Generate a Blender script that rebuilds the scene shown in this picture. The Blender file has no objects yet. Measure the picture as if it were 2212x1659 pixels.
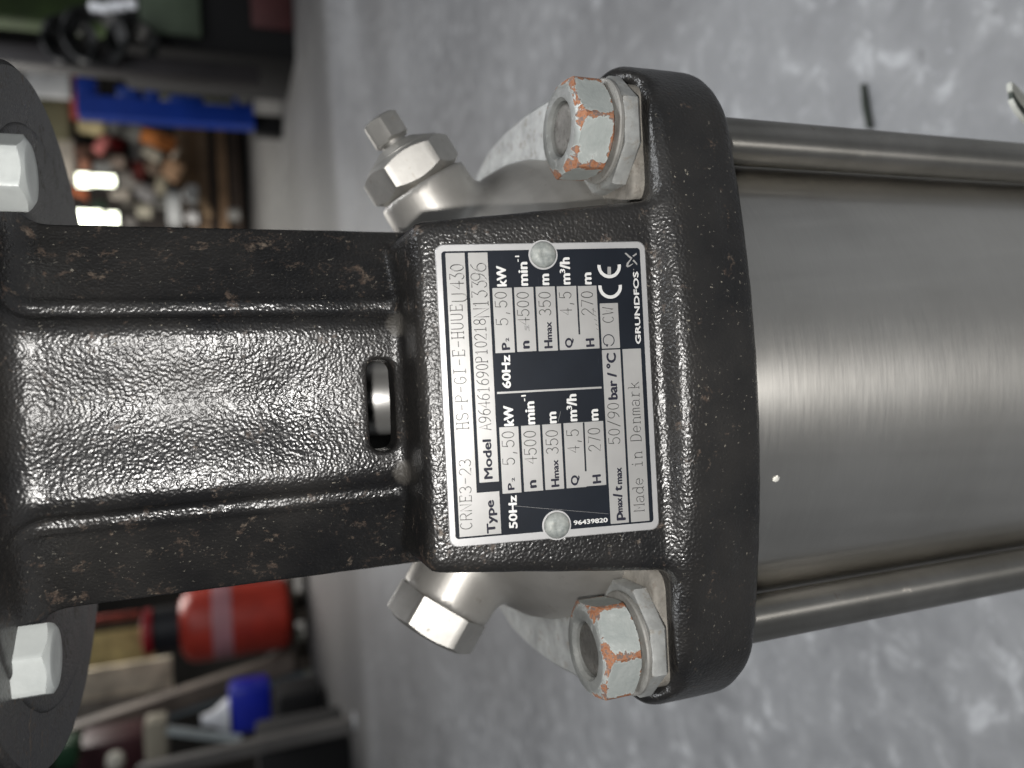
import bpy, math, random
import numpy as np
from math import sin, cos, radians, pi, sqrt, atan2, hypot
from mathutils import Matrix, Vector

random.seed(7); np.random.seed(7)
S = 0.001                                  # everything below is written in millimetres
scene = bpy.context.scene
col = scene.collection

# ------------------------------------------------------------------ camera
PITCH, ROLL = radians(20.4), radians(2.9)
CAM = np.array([2.4, -271.0, 0.0])         # eye in mm, the pump's axis stands at x = y = 0
_F = np.array([0, cos(PITCH), -sin(PITCH)])
_U0 = np.array([0, sin(PITCH), cos(PITCH)])
_R0 = np.array([1.0, 0, 0])
_U = cos(ROLL) * _U0 + sin(ROLL) * _R0
_R = cos(ROLL) * _R0 - sin(ROLL) * _U0
cd = bpy.data.cameras.new('camera'); cam = bpy.data.objects.new('camera', cd); col.objects.link(cam)
m = Matrix.Identity(4)
for i in range(3):
    m[i][0] = -_U[i]; m[i][1] = _R[i]; m[i][2] = -_F[i]; m[i][3] = CAM[i] * S
cam.matrix_world = m
cd.sensor_width = 36; cd.lens = 27.03
cd.clip_start = 0.01; cd.clip_end = 200
cd.dof.use_dof = True; cd.dof.focus_distance = 0.205; cd.dof.aperture_fstop = 27.03 / 3.1
scene.camera = cam
scene.view_settings.view_transform = 'Standard'; scene.view_settings.look = 'None'
scene.view_settings.exposure = 0.0; scene.view_settings.gamma = 1.0

# ------------------------------------------------------------------ light
w = bpy.data.worlds.new("World"); scene.world = w; w.use_nodes = True
bg = w.node_tree.nodes['Background']
bg.inputs[0].default_value = (0.90, 0.94, 1.0, 1); bg.inputs[1].default_value = 0.075

def lamp(name, kind, loc, energy, color, size=None, size_y=None, rot=(0, 0, 0)):
    d = bpy.data.lights.new(name, kind); o = bpy.data.objects.new(name, d); col.objects.link(o)
    o.location = [c * S for c in loc]; o.rotation_euler = rot
    d.energy = energy; d.color = color
    if kind == 'AREA':
        d.shape = 'RECTANGLE'; d.size = size; d.size_y = size_y
    elif size: d.shadow_soft_size = size
    return o
# the phone's own flash, a small lamp next to the lens
lamp('phone_flash', 'POINT', (-14, -268, 9), 2.7, (1.0, 0.975, 0.94), size=0.0035)
# the workshop's unseen ceiling lamps, and an unseen weak fill lamp behind the photographer
lamp('ceiling_lamp', 'AREA', (500, 200, 2600), 122, (0.96, 0.98, 1.0), 3.2, 1.2)
lamp('ceiling_lamp', 'AREA', (1500, 3800, 3200), 85, (0.97, 0.97, 1.0), 3.0, 1.2)
lamp('ceiling_lamp', 'AREA', (0, 10500, 3600), 480, (1.0, 0.96, 0.9), 4.0, 2.0)
lamp('front_fill', 'AREA', (2600, -3200, 900), 8, (0.9, 0.95, 1.0), 2.6, 2.2,
     (radians(90), 0, radians(35)))

# ------------------------------------------------------------------ helpers
def at(px, py, y=None, z=None):
    """point in mm on the plane y or z that the eye sees in the direction (px, py), 2212-wide measure"""
    d = _F + (1106 - px) / 1661.0 * _U + (829.5 - py) / 1661.0 * _R
    t = (y - CAM[1]) / d[1] if y is not None else (z - CAM[2]) / d[2]
    return CAM + t * d

def mesh_obj(name, verts, faces, mat, parent=None, smooth=30, scale=True):
    me = bpy.data.meshes.new(name)
    v = np.asarray(verts, dtype=float) * (S if scale else 1)
    me.from_pydata([tuple(p) for p in v], [], [tuple(int(i) for i in f) for f in faces])
    return _fin(name, me, mat, parent, smooth)

def _fin(name, me, mat, parent, smooth):
    me.validate(); me.update()
    if smooth is not None:
        me.shade_smooth()
        if smooth < 180: me.set_sharp_from_angle(angle=radians(smooth))
    o = bpy.data.objects.new(name, me); col.objects.link(o)
    if mat: me.materials.append(mat)
    if parent: o.parent = parent
    return o

def tag(o, label=None, cat=None, group=None, kind=None):
    if label: o['label'] = label
    if cat: o['category'] = cat
    if group: o['group'] = group
    if kind: o['kind'] = kind
    return o

def empty(name, loc=(0, 0, 0), rot=(0, 0, 0)):
    o = bpy.data.objects.new(name, None); col.objects.link(o)
    o.location = [c * S for c in loc]; o.rotation_euler = rot; o.empty_display_size = 0.01
    return o

class MB:
    """collects shapes in mm into one mesh"""
    def __init__(s): s.v = []; s.f = []
    def add(s, v, f):
        n = len(s.v); s.v += [tuple(p) for p in v]; s.f += [tuple(i + n for i in q) for q in f]; return s
    def box(s, a, b, bevel=0.0):
        x0, y0, z0 = [min(p, q) for p, q in zip(a, b)]; x1, y1, z1 = [max(p, q) for p, q in zip(a, b)]
        if bevel <= 0:
            v = [(x, y, z) for z in (z0, z1) for y in (y0, y1) for x in (x0, x1)]
            return s.add(v, [(0, 2, 3, 1), (4, 5, 7, 6), (0, 1, 5, 4), (2, 6, 7, 3), (0, 4, 6, 2), (1, 3, 7, 5)])
        e = min(bevel, (x1 - x0) * .45, (y1 - y0) * .45, (z1 - z0) * .45)
        rings = []
        for z, k in ((z0, e), (z0 + e * .3, e * .3), (z0 + e, 0), (z1 - e, 0), (z1 - e * .3, e * .3), (z1, e)):
            r = []
            for cx, cy, a0 in ((x1 - k, y1 - k, 0), (x0 + k, y1 - k, 90), (x0 + k, y0 + k, 180), (x1 - k, y0 + k, 270)):
                sx = -1 if cx > (x0 + x1) / 2 else 1; sy = -1 if cy > (y0 + y1) / 2 else 1
                cc = (cx + sx * e, cy + sy * e)
                for t in (0, 45, 90):
                    a = radians(a0 + t); r.append((cc[0] + e * cos(a), cc[1] + e * sin(a), z))
            rings.append(r)
        return s.rings(rings)
    def rings(s, rings, cap=True, closed=True):
        n = len(rings[0]); v = [p for r in rings for p in r]; f = []
        for i in range(len(rings) - 1):
            for j in range(n if closed else n - 1):
                a, b = i * n + j, i * n + (j + 1) % n
                f.append((a, b, b + n, a + n))
        if cap:
            f.append(tuple(reversed(range(n)))); f.append(tuple(range((len(rings) - 1) * n, len(rings) * n)))
        return s.add(v, f)
    def lathe(s, prof, n=64, cap=True):
        return s.rings([[(r * cos(2 * pi * k / n), r * sin(2 * pi * k / n), z) for k in range(n)] for r, z in prof], cap)
    def tube(s, pts, r, n=10):
        pts = [Vector(p) for p in pts]; rings = []; up = Vector((0.13, 0.2, 1)).normalized()
        for i, p in enumerate(pts):
            t = (pts[min(i + 1, len(pts) - 1)] - pts[max(i - 1, 0)]).normalized()
            a = t.cross(up); a = a.normalized() if a.length > 1e-4 else Vector((1, 0, 0)); b = t.cross(a)
            rr = r[i] if isinstance(r, (list, tuple)) else r
            rings.append([tuple(p + a * (rr * cos(2 * pi * k / n)) + b * (rr * sin(2 * pi * k / n))) for k in range(n)])
        return s.rings(rings)
    def build(s, name, mat, parent=None, smooth=30):
        o = mesh_obj(name, s.v, s.f, mat, parent, smooth)
        return o

# ---- node helpers
def new_mat(name):
    m = bpy.data.materials.new(name); m.use_nodes = True
    nt = m.node_tree; b = nt.nodes['Principled BSDF']
    return m, nt, b
def N(nt, t, **kw):
    n = nt.nodes.new(t)
    for k, v in kw.items():
        if k in n.inputs: n.inputs[k].default_value = v
        else: setattr(n, k, v)
    return n
def L(nt, a, b): nt.links.new(a, b)
def coord(nt, kind='Object', scale=(1, 1, 1), loc=(0, 0, 0), rot=(0, 0, 0)):
    tc = N(nt, 'ShaderNodeTexCoord'); mp = N(nt, 'ShaderNodeMapping')
    mp.inputs['Scale'].default_value = scale; mp.inputs['Location'].default_value = loc; mp.inputs['Rotation'].default_value = rot
    L(nt, tc.outputs[kind], mp.inputs['Vector']); return mp.outputs[0]
def noise(nt, vec, scale, detail=3, rough=.5, dist=0.0):
    n = N(nt, 'ShaderNodeTexNoise'); n.inputs['Scale'].default_value = scale; n.inputs['Detail'].default_value = detail
    n.inputs['Roughness'].default_value = rough; n.inputs['Distortion'].default_value = dist
    L(nt, vec, n.inputs['Vector']); return n.outputs['Fac']
def ramp(nt, fac, stops, interp='LINEAR'):
    r = N(nt, 'ShaderNodeValToRGB'); r.color_ramp.interpolation = interp
    el = r.color_ramp.elements
    while len(el) < len(stops): el.new(0.5)
    for e, (p, c) in zip(el, stops):
        e.position = p; e.color = (*c, 1) if isinstance(c, (tuple, list)) else (c, c, c, 1)
    L(nt, fac, r.inputs[0]); return r.outputs[0]
def mix(nt, fac, a, b, mode='MIX'):
    n = N(nt, 'ShaderNodeMix', data_type='RGBA', blend_type=mode)
    for i, s_ in ((0, fac), (6, a), (7, b)):
        if hasattr(s_, 'node'): L(nt, s_, n.inputs[i])
        else: n.inputs[i].default_value = s_ if i == 0 else ((*s_, 1) if len(s_) == 3 else s_)
    return n.outputs[2]
def math_(nt, op, a, b=None, c=None, clamp=False):
    n = N(nt, 'ShaderNodeMath', operation=op); n.use_clamp = clamp
    for i, s_ in enumerate((a, b, c)):
        if s_ is None: continue
        if hasattr(s_, 'node'): L(nt, s_, n.inputs[i])
        else: n.inputs[i].default_value = s_
    return n.outputs[0]
def bump(nt, h, dist, strength=1.0, normal=None):
    n = N(nt, 'ShaderNodeBump'); n.inputs['Distance'].default_value = dist; n.inputs['Strength'].default_value = strength
    L(nt, h, n.inputs['Height'])
    if normal: L(nt, normal, n.inputs['Normal'])
    return n.outputs[0]
def attr(nt, name):
    n = N(nt, 'ShaderNodeAttribute'); n.attribute_name = name; return n.outputs['Fac']

def plain(name, color, rough=.6, metal=0.0, var=.12, scale=6.0, emit=None):
    m, nt, b = new_mat(name)
    v = coord(nt); n = noise(nt, v, scale, 4, .6)
    c0 = tuple(x * (1 - var) for x in color); c1 = tuple(min(1, x * (1 + var)) for x in color)
    L(nt, ramp(nt, n, [(.3, c0), (.7, c1)]), b.inputs['Base Color'])
    b.inputs['Roughness'].default_value = rough; b.inputs['Metallic'].default_value = metal
    if emit:
        b.inputs['Emission Color'].default_value = (*color, 1); b.inputs['Emission Strength'].default_value = emit
    return m

# ------------------------------------------------------------------ materials of the pump
def mat_cast():
    m, nt, b = new_mat('black_enamelled_casting')
    v = coord(nt)
    # orange-peel relief of thick paint over rough cast iron
    wv = N(nt, 'ShaderNodeTexNoise'); wv.inputs['Scale'].default_value = 260; wv.inputs['Detail'].default_value = 2
    L(nt, v, wv.inputs['Vector'])
    vm = N(nt, 'ShaderNodeVectorMath', operation='MULTIPLY_ADD')
    L(nt, wv.outputs['Color'], vm.inputs[0]); vm.inputs[1].default_value = (.0016,) * 3; L(nt, v, vm.inputs[2])
    n1 = noise(nt, v, 1350, .4, .45)
    n2 = noise(nt, v, 2000, 1, .5)
    n3 = noise(nt, v, 90, 2, .5)
    vo = N(nt, 'ShaderNodeTexVoronoi'); vo.feature = 'SMOOTH_F1'; vo.inputs['Scale'].default_value = 1050; vo.inputs['Smoothness'].default_value = .6; L(nt, v, vo.inputs['Vector'])
    h = math_(nt, 'ADD', math_(nt, 'MULTIPLY', n1, 1.0), math_(nt, 'MULTIPLY', n2, .30))
    h = math_(nt, 'ADD', math_(nt, 'MULTIPLY', h, .72), math_(nt, 'MULTIPLY', n3, .35))
    h = math_(nt, 'SUBTRACT', h, math_(nt, 'MULTIPLY', vo.outputs['Distance'], .46))
    var = noise(nt, v, 28, 3, .6)
    # dirt and rust blooms; more of them on the flanks and along ledges
    sp = N(nt, 'ShaderNodeSeparateXYZ'); L(nt, v, sp.inputs[0])
    ax = math_(nt, 'ABSOLUTE', sp.outputs[0])
    zz = N(nt, 'ShaderNodeMapRange'); zz.inputs[1].default_value = -.085; zz.inputs[2].default_value = -.04; L(nt, sp.outputs[2], zz.inputs[0])
    flank = N(nt, 'ShaderNodeMapRange'); flank.inputs[1].default_value = .022; flank.inputs[2].default_value = .036
    flank.inputs[3].default_value = 0.0; flank.inputs[4].default_value = 1.0; L(nt, ax, flank.inputs[0])
    blot = noise(nt, v, 150, 5, .74, .5)
    fine = noise(nt, v, 520, 4, .72)
    mask = math_(nt, 'ADD', blot, math_(nt, 'MULTIPLY', fine, .5))
    mask = math_(nt, 'ADD', mask, math_(nt, 'MULTIPLY', math_(nt, 'MULTIPLY', flank.outputs[0], zz.outputs[0]), .05))
    rust = ramp(nt, mask, [(.875, 0.0), (.99, 1.0)])
    speck = ramp(nt, noise(nt, v, 800, 3, .7), [(.655, 0.0), (.70, 1.0)])
    speck = math_(nt, 'MULTIPLY', speck, ramp(nt, noise(nt, v, 40, 2, .5), [(.42, .0), (.6, 1.0)]))
    rc = ramp(nt, noise(nt, v, 210, 3, .6), [(.3, (.035, .026, .020)), (.5, (.078, .052, .037)), (.62, (.13, .10, .075)), (.75, (.19, .155, .12))])
    dust = ramp(nt, noise(nt, v, 30, 4, .6), [(.36, (.0085, .0085, .009)), (.72, (.024, .0225, .021))])
    c = mix(nt, math_(nt, 'MULTIPLY', rust, .8), dust, rc)
    c = mix(nt, math_(nt, 'MULTIPLY', speck, .8), c, (.25, .23, .19))
    # two worn corners of the raised panel, bare grey iron
    w_ = attr(nt, 'wear')
    wm = ramp(nt, math_(nt, 'ADD', math_(nt, 'MULTIPLY', w_, .8), math_(nt, 'MULTIPLY', fine, .5)), [(.72, 0.0), (.92, 1.0)])
    c = mix(nt, math_(nt, 'MULTIPLY', wm, .6), c, (.075, .069, .060))
    L(nt, c, b.inputs['Base Color'])
    r = mix(nt, rust, ramp(nt, var, [(.3, .27), (.7, .40)]), (.7, .7, .7))
    r = mix(nt, wm, r, (.6, .6, .6))
    L(nt, r, b.inputs['Roughness'])
    b.inputs['Specular IOR Level'].default_value = .62
    L(nt, bump(nt, h, .00024, 1.0), b.inputs['Normal'])
    return m

def mat_steel_sleeve():
    m, nt, b = new_mat('brushed_stainless_sleeve')
    v = coord(nt, scale=(.6, .6, 40))
    n = noise(nt, v, 90, 4, .6)
    v2 = coord(nt, scale=(1, 1, 14)); n2 = noise(nt, v2, 90, 3, .6)
    v3 = coord(nt); n3 = noise(nt, v3, 18, 4, .6); n4 = noise(nt, v3, 240, 3, .6)
    c = ramp(nt, n3, [(.3, (.62, .60, .56)), (.7, (.74, .72, .68))])
    c = mix(nt, .12, c, ramp(nt, n, [(.3, (.48, .465, .44)), (.7, (.86, .84, .79))]))
    c = mix(nt, ramp(nt, n4, [(.70, 0.0), (.80, .5)]), c, (.75, .74, .7))
    L(nt, c, b.inputs['Base Color']); b.inputs['Metallic'].default_value = 1
    L(nt, ramp(nt, n2, [(.3, .39), (.7, .45)]), b.inputs['Roughness'])
    b.inputs['Anisotropic'].default_value = .9; b.inputs['Anisotropic Rotation'].default_value = .25
    t = N(nt, 'ShaderNodeTangent'); t.direction_type = 'RADIAL'; t.axis = 'Z'; L(nt, t.outputs[0], b.inputs['Tangent'])
    L(nt, bump(nt, n, .00001, .4), b.inputs['Normal'])
    # a tighter, mirror-like grain lies over the broad one
    b2 = N(nt, 'ShaderNodeBsdfPrincipled'); b2.inputs['Metallic'].default_value = 1; b2.inputs['Roughness'].default_value = .14
    b2.inputs['Anisotropic'].default_value = .98; b2.inputs['Anisotropic Rotation'].default_value = .25
    L(nt, c, b2.inputs['Base Color']); L(nt, t.outputs[0], b2.inputs['Tangent'])
    ms = N(nt, 'ShaderNodeMixShader'); ms.inputs[0].default_value = .42
    L(nt, b.outputs[0], ms.inputs[1]); L(nt, b2.outputs[0], ms.inputs[2]); L(nt, ms.outputs[0], nt.nodes['Material Output'].inputs['Surface'])
    return m

def mat_metal(name, c0, c1, rough, metal=1.0, nscale=60, bscale=900, bdist=.00004, dirt=None, grime=.0):
    m, nt, b = new_mat(name)
    v = coord(nt); n = noise(nt, v, nscale, 5, .65)
    c = ramp(nt, n, [(.3, c0), (.7, c1)])
    if dirt:
        dm = ramp(nt, noise(nt, v, nscale * 2.2, 5, .7), [(.60 - grime, 0.0), (.72 - grime, 1.0)])
        c = mix(nt, math_(nt, 'MULTIPLY', dm, .7), c, dirt)
        L(nt, mix(nt, dm, (rough,) * 3, (.75,) * 3), b.inputs['Roughness'])
    else: b.inputs['Roughness'].default_value = rough
    L(nt, c, b.inputs['Base Color']); b.inputs['Metallic'].default_value = metal
    L(nt, bump(nt, noise(nt, v, bscale, 3, .6), bdist, 1), b.inputs['Normal'])
    return m

def mat_nut():
    m, nt, b = new_mat('painted_zinc_nut')
    v = coord(nt, kind='Object')
    oi = N(nt, 'ShaderNodeObjectInfo')
    ad = N(nt, 'ShaderNodeVectorMath', operation='ADD'); L(nt, v, ad.inputs[0])
    L(nt, oi.outputs['Location'], ad.inputs[1]); v = ad.outputs[0]
    w_ = attr(nt, 'wear'); f_ = attr(nt, 'face')
    n1 = noise(nt, v, 150, 5, .72, .6); n2 = noise(nt, v, 700, 3, .6)
    s_ = math_(nt, 'ADD', math_(nt, 'MULTIPLY', w_, .46), math_(nt, 'MULTIPLY', n1, 1.25))
    s_ = math_(nt, 'ADD', s_, math_(nt, 'MULTIPLY', n2, .16))
    rust = ramp(nt, s_, [(.965, 0.0), (1.04, 1.0)])
    edge = ramp(nt, s_, [(.88, 0.0), (.94, .3), (1.0, 0.0)])
    base = ramp(nt, n1, [(.3, (.31, .34, .33)), (.7, (.43, .455, .44))])
    base = mix(nt, f_, base, ramp(nt, noise(nt, v, 120, 5, .7), [(.3, (.13, .135, .13)), (.7, (.24, .245, .235))]))
    c = mix(nt, edge, base, (.62, .66, .64))
    rc = ramp(nt, n2, [(.35, (.23, .085, .04)), (.52, (.34, .16, .085)), (.6, (.13, .115, .115)), (.75, (.33, .155, .08))])
    c = mix(nt, rust, c, rc)
    L(nt, c, b.inputs['Base Color'])
    b.inputs['Metallic'].default_value = .15; L(nt, mix(nt, rust, (.42,) * 3, (.8,) * 3), b.inputs['Roughness'])
    h = math_(nt, 'SUBTRACT', n2, math_(nt, 'MULTIPLY', rust, .9))
    L(nt, bump(nt, h, .00012, 1), b.inputs['Normal'])
    return m

def mat_plate(name, c0, c1, rough, metal):
    m, nt, b = new_mat(name)
    v = coord(nt); n = noise(nt, v, 900, 3, .7); n2 = noise(nt, v, 35, 4, .6)
    c = ramp(nt, n2, [(.3, c0), (.7, c1)])
    # hair scratches and smudges
    vs = coord(nt, scale=(3, 60, 1), rot=(0, 0, .4)); sc = ramp(nt, noise(nt, vs, 55, 2, .5), [(.74, 0.0), (.77, .35)])
    c = mix(nt, sc, c, tuple(min(1, x * 1.6 + .03) for x in c1))
    L(nt, c, b.inputs['Base Color']); b.inputs['Roughness'].default_value = rough; b.inputs['Metallic'].default_value = metal
    L(nt, bump(nt, n, .00002, .8), b.inputs['Normal'])
    return m

M = {}
M['cast'] = mat_cast()
M['sleeve'] = mat_steel_sleeve()
M['head'] = mat_metal('blasted_stainless_casting', (.40, .385, .36), (.52, .505, .475), .46, .72, 45, 1500, .00002, (.20, .18, .15), -.02)
M['dusty'] = mat_metal('dusty_cast_pad', (.15, .14, .125), (.32, .30, .265), .75, .2, 160, 900, .00022, (.14, .12, .10), .06)
M['galv'] = mat_metal('galvanised_steel', (.22, .225, .22), (.42, .43, .42), .50, .35, 130, 500, .0001, (.22, .20, .17), .07)
M['plug'] = mat_metal('stainless_plug', (.38, .37, .35), (.48, .47, .445), .46, .85, 120, 1500, .00002, (.33, .28, .22), .0)
M['washer'] = mat_metal('dull_washer', (.22, .215, .20), (.36, .355, .335), .5, .4, 160, 800, .00008, (.20, .18, .155), .07)
M['rod'] = mat_metal('stay_bolt_steel', (.30, .29, .265), (.40, .385, .36), .33, 1, 40, 700, .00003, (.26, .22, .17), -.04)
M['stud'] = mat_metal('stud_end_steel', (.11, .105, .095), (.26, .25, .23), .45, .8, 160, 700, .00012, (.07, .06, .05), .05)
M['shaft'] = mat_metal('turned_shaft_steel', (.42, .41, .40), (.50, .50, .48), .36, .75, 200, 1500, .00001)
_b = M['rod'].node_tree.nodes['Principled BSDF']; _b.inputs['Anisotropic'].default_value = .95; _b.inputs['Anisotropic Rotation'].default_value = .25
_t = M['rod'].node_tree.nodes.new('ShaderNodeTangent'); _t.direction_type = 'RADIAL'; _t.axis = 'Z'; M['rod'].node_tree.links.new(_t.outputs[0], _b.inputs['Tangent'])
M['nut'] = mat_nut()
M['bolt'] = mat_metal('zinc_bolt', (.50, .53, .52), (.62, .65, .635), .38, .25, 90, 700, .00006, (.58, .30, .22), -.08)
M['alu'] = mat_plate('bare_aluminium', (.42, .42, .425), (.50, .50, .50), .36, .45)
M['field'] = mat_plate('aluminium_field', (.30, .298, .293), (.38, .377, .37), .40, .38)
M['letter'] = mat_plate('bare_metal_lettering', (.52, .52, .515), (.60, .60, .59), .45, .2)
M['print'] = mat_plate('dark_blue_print', (.0055, .0075, .0115), (.009, .012, .018), .50, 0)
M['ink'] = mat_plate('black_ink', (.012, .012, .022), (.02, .02, .03), .5, 0)
for _k in ('print', 'ink'): M[_k].node_tree.nodes['Principled BSDF'].inputs['Specular IOR Level'].default_value = .14
M['stamp'] = mat_metal('stamped_letter_edge', (.36, .36, .355), (.56, .56, .55), .24, 1, 300, 2500, .00003)
M['rivet'] = mat_metal('zinc_rivet', (.12, .135, .135), (.33, .345, .325), .6, .15, 420, 900, .0001, (.45, .30, .18), -.04)

# ------------------------------------------------------------------ casting surfaces from distance fields
def smin(a, b, k): h = np.clip(.5 + .5 * (b - a) / k, 0, 1); return b + (a - b) * h - k * h * (1 - h)
def smax(a, b, k): return -smin(-a, -b, k)
def surface_net(fn, lo, hi, step):
    lo = np.array(lo, float); n = np.ceil((np.array(hi) - lo) / step).astype(int) + 1
    X = (lo[0] + step * np.arange(n[0], dtype=np.float32))[:, None, None].astype(np.float32)
    Y = (lo[1] + step * np.arange(n[1], dtype=np.float32))[None, :, None].astype(np.float32)
    Z = (lo[2] + step * np.arange(n[2], dtype=np.float32))[None, None, :].astype(np.float32)
    d = fn(X, Y, Z).astype(np.float32); d = np.broadcast_to(d, tuple(n)).copy()
    for s_ in ((0, slice(None), slice(None)), (-1, slice(None), slice(None)), (slice(None), 0, slice(None)),
               (slice(None), -1, slice(None)), (slice(None), slice(None), 0), (slice(None), slice(None), -1)):
        d[s_] = np.maximum(d[s_], .01)
    ins = d < 0
    c = ins[:-1, :-1, :-1].astype(np.int8)
    acc = np.zeros_like(c)
    for i in (0, 1):
        for j in (0, 1):
            for k in (0, 1):
                acc += ins[i:n[0] - 1 + i, j:n[1] - 1 + j, k:n[2] - 1 + k]
    act = (acc > 0) & (acc < 8)
    idx = np.argwhere(act); vid = -np.ones(act.shape, np.int64); vid[act] = np.arange(len(idx))
    ps = np.zeros((len(idx), 3)); cnt = np.zeros(len(idx))
    cor = [(i, j, k) for i in (0, 1) for j in (0, 1) for k in (0, 1)]
    val = {q: d[idx[:, 0] + q[0], idx[:, 1] + q[1], idx[:, 2] + q[2]] for q in cor}
    for a in cor:
        for b in cor:
            if sum(b) - sum(a) == 1 and all(y >= x for x, y in zip(a, b)):
                va, vb = val[a], val[b]; mk = (va < 0) != (vb < 0)
                t = np.where(mk, va / np.where(mk, va - vb, 1), 0)
                p = np.array(a)[None] + t[:, None] * (np.array(b) - np.array(a))[None]
                ps[mk] += p[mk]; cnt[mk] += 1
    ps = (ps / cnt[:, None] + idx) * step + lo
    faces = []
    for ax in range(3):
        sl0 = [slice(None)] * 3; sl1 = [slice(None)] * 3
        sl0[ax] = slice(0, n[ax] - 1); sl1[ax] = slice(1, n[ax])
        A, B = ins[tuple(sl0)], ins[tuple(sl1)]
        e = np.argwhere(A != B); o1, o2 = [(1, 2), (2, 0), (0, 1)][ax]
        ok = (e[:, o1] > 0) & (e[:, o2] > 0) & (e[:, o1] < n[o1] - 1) & (e[:, o2] < n[o2] - 1); e = e[ok]
        fl = A[e[:, 0], e[:, 1], e[:, 2]]
        def g(d1, d2):
            q = e.copy(); q[:, o1] -= d1; q[:, o2] -= d2; return vid[q[:, 0], q[:, 1], q[:, 2]]
        q = np.stack([g(1, 1), g(0, 1), g(0, 0), g(1, 0)], 1)
        q[~fl] = q[~fl][:, ::-1]
        faces.append(q)
    return ps, np.concatenate(faces)

def net_obj(name, fn, lo, hi, step, mat, parent, attrs=None, laplace=0):
    v, f = surface_net(fn, lo, hi, step)
    me = bpy.data.meshes.new(name)
    me.vertices.add(len(v)); me.vertices.foreach_set('co', (v * S).astype(np.float32).ravel())
    me.loops.add(len(f) * 4); me.loops.foreach_set('vertex_index', f.astype(np.int32).ravel())
    me.polygons.add(len(f)); me.polygons.foreach_set('loop_start', (np.arange(len(f)) * 4).astype(np.int32))
    me.update(calc_edges=True)
    for k, af in (attrs or {}).items():
        a = me.attributes.new(k, 'FLOAT', 'POINT'); a.data.foreach_set('value', af(v).astype(np.float32))
    return _fin(name, me, mat, parent, 180)

def rbox2(x, y, hx, hy, r):
    qx = np.abs(x) - hx + r; qy = np.abs(y) - hy + r
    return np.sqrt(np.maximum(qx, 0) ** 2 + np.maximum(qy, 0) ** 2) + np.minimum(np.maximum(qx, qy), 0) - r

def casting(x, y, z):
    ya = -np.abs(y); ax = np.abs(x)
    # stool column: C shaped front and rear walls around the coupling
    c = rbox2(x, y, 50.6, 57.0, 6.0)
    slope = ((ax - 27.4) * 15.5 - (ya + 56.0) * 23.0) / 27.7
    c = smax(c, slope, 1.2)
    pad_y = -60.2 - np.clip(z + 46, 0, 120) * .032 + 3.4 * np.exp(-(x / 14.0) ** 2) * np.clip((z + 48) / 34, 0.2, 1)
    pad = smax(smax(ax - 24.2, pad_y - ya, 6.5), ya + 48, 1)
    pad = smax(pad, -(z + 47.0), 4)
    led = np.sqrt((ax - 27.0) ** 2 + (ya + 55.4) ** 2) - 1.5; led = smax(led, -(z + 46), 2)
    c = smin(c, led, 1.2); c = smin(c, pad, 1.2)
    c = smax(c, -(ya + 16.0) * -1, 3)                     # open flanks: keep |y| > 16
    hollow = np.sqrt(x * x + y * y) - 50.5
    c = smax(c, -hollow, 2.0)
    c = smax(c, z - 56, 1)
    c = smax(c, -(z + 122), 1)
    # flare into the motor flange
    fl = smax(np.sqrt(x * x + y * y) - 86, -(z - 49.8), 2); fl = smax(fl, z - 57, .5)
    fl = smax(fl, -(np.sqrt(x * x + y * y) - 50.5), 1)
    c = smin(c, fl, 9)
    # block that carries the nameplate
    tb = -z - 51.0
    front = -(y + 80.0 + tb * .171) * .9857
    blk = smax(front, ax - 45.4 - (-z - 46) * .085, 4.5)
    blk = smax(blk, z + 46.4, 3.5)
    blk = smax(blk, y + 40, 3); blk = smax(blk, -(z + 128), 3)
    c = smin(c, blk, 3.2)
    # square lower flange with bowed front
    yy = np.where(y < 0, y + 1.3 - .00155 * x * x * np.clip(-y / 80, 0, 1) * 0.9, y)
    f = rbox2(x, yy, 96.3, 95.2, 23)
    rim = np.clip((np.maximum(ax - 86.5, -y - 83.5)) / 3, 0, 1); f = smax(f, z + 114.2 - 2.5 * rim - 1.2 * np.clip((ax - 87) / 4, 0, 1), 6); f = smax(f, -(z + 139.0), 5)
    # crease and bead below the plate
    bead = np.sqrt((y + 92.6 - .0012 * x * x) ** 2 + (z + 119.2) ** 2) - 3.4
    bead = smax(bead, ax - 60, 12)
    c = smin(c, f, 3.5)
    c = smin(c, bead, 2.0)
    # pocket around the stainless head behind the block
    pocket = smax(np.sqrt(x * x + (y * .98) ** 2) - 66, -(z + 124), 1)
    pocket = smax(pocket, -(y + 52), 1)
    c = smax(c, -smax(pocket, z + 60, 1) , 1.5) if False else c
    # window over the coupling
    sl = rbox2(x + 1.6, z + 40.2, 12.6, 3.7, 3.0); sl = np.maximum(sl, y + 30)
    c = smax(c, -sl, 1.0)
    return c

def casting_rough(x, y, z):
    d = casting(x, y, z)
    ripple = .16 * np.sin(x * .33 + 1.3 * np.sin(z * .11)) * np.sin(z * .27 + y * .21) + .10 * np.sin(x * .71 + z * .57) * np.sin(y * .6 - z * .35)
    return d + .3 * ripple

pump = empty('water_pump', (0, 0, -600))
tag(pump, 'vertical multistage pump with black cast stool, riveted nameplate and stainless steel sleeve', 'pump')

def P_(name_obj):                                            # parts are written in eye-level mm: shift to the pump's base
    name_obj.location = Vector((0, 0, .6)); return name_obj

def wear(v):
    a = np.zeros(len(v))
    for sx in (-1, 1):
        d = np.sqrt(((v[:, 0] - sx * 20.5) / 5.5) ** 2 + ((v[:, 1] + 59) / 8) ** 2 + ((v[:, 2] + 45.5) / 5.0) ** 2)
        a = np.maximum(a, np.clip(1.35 - d, 0, 1))
    return a
body = net_obj('motor_stool', casting_rough, (-99, -102, -142), (99, 99, 58), 1.0, M['cast'], pump, {'wear': wear})
body['label'] = 'black orange-peel painted cast stool with rust blooms'
P_(body)

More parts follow.
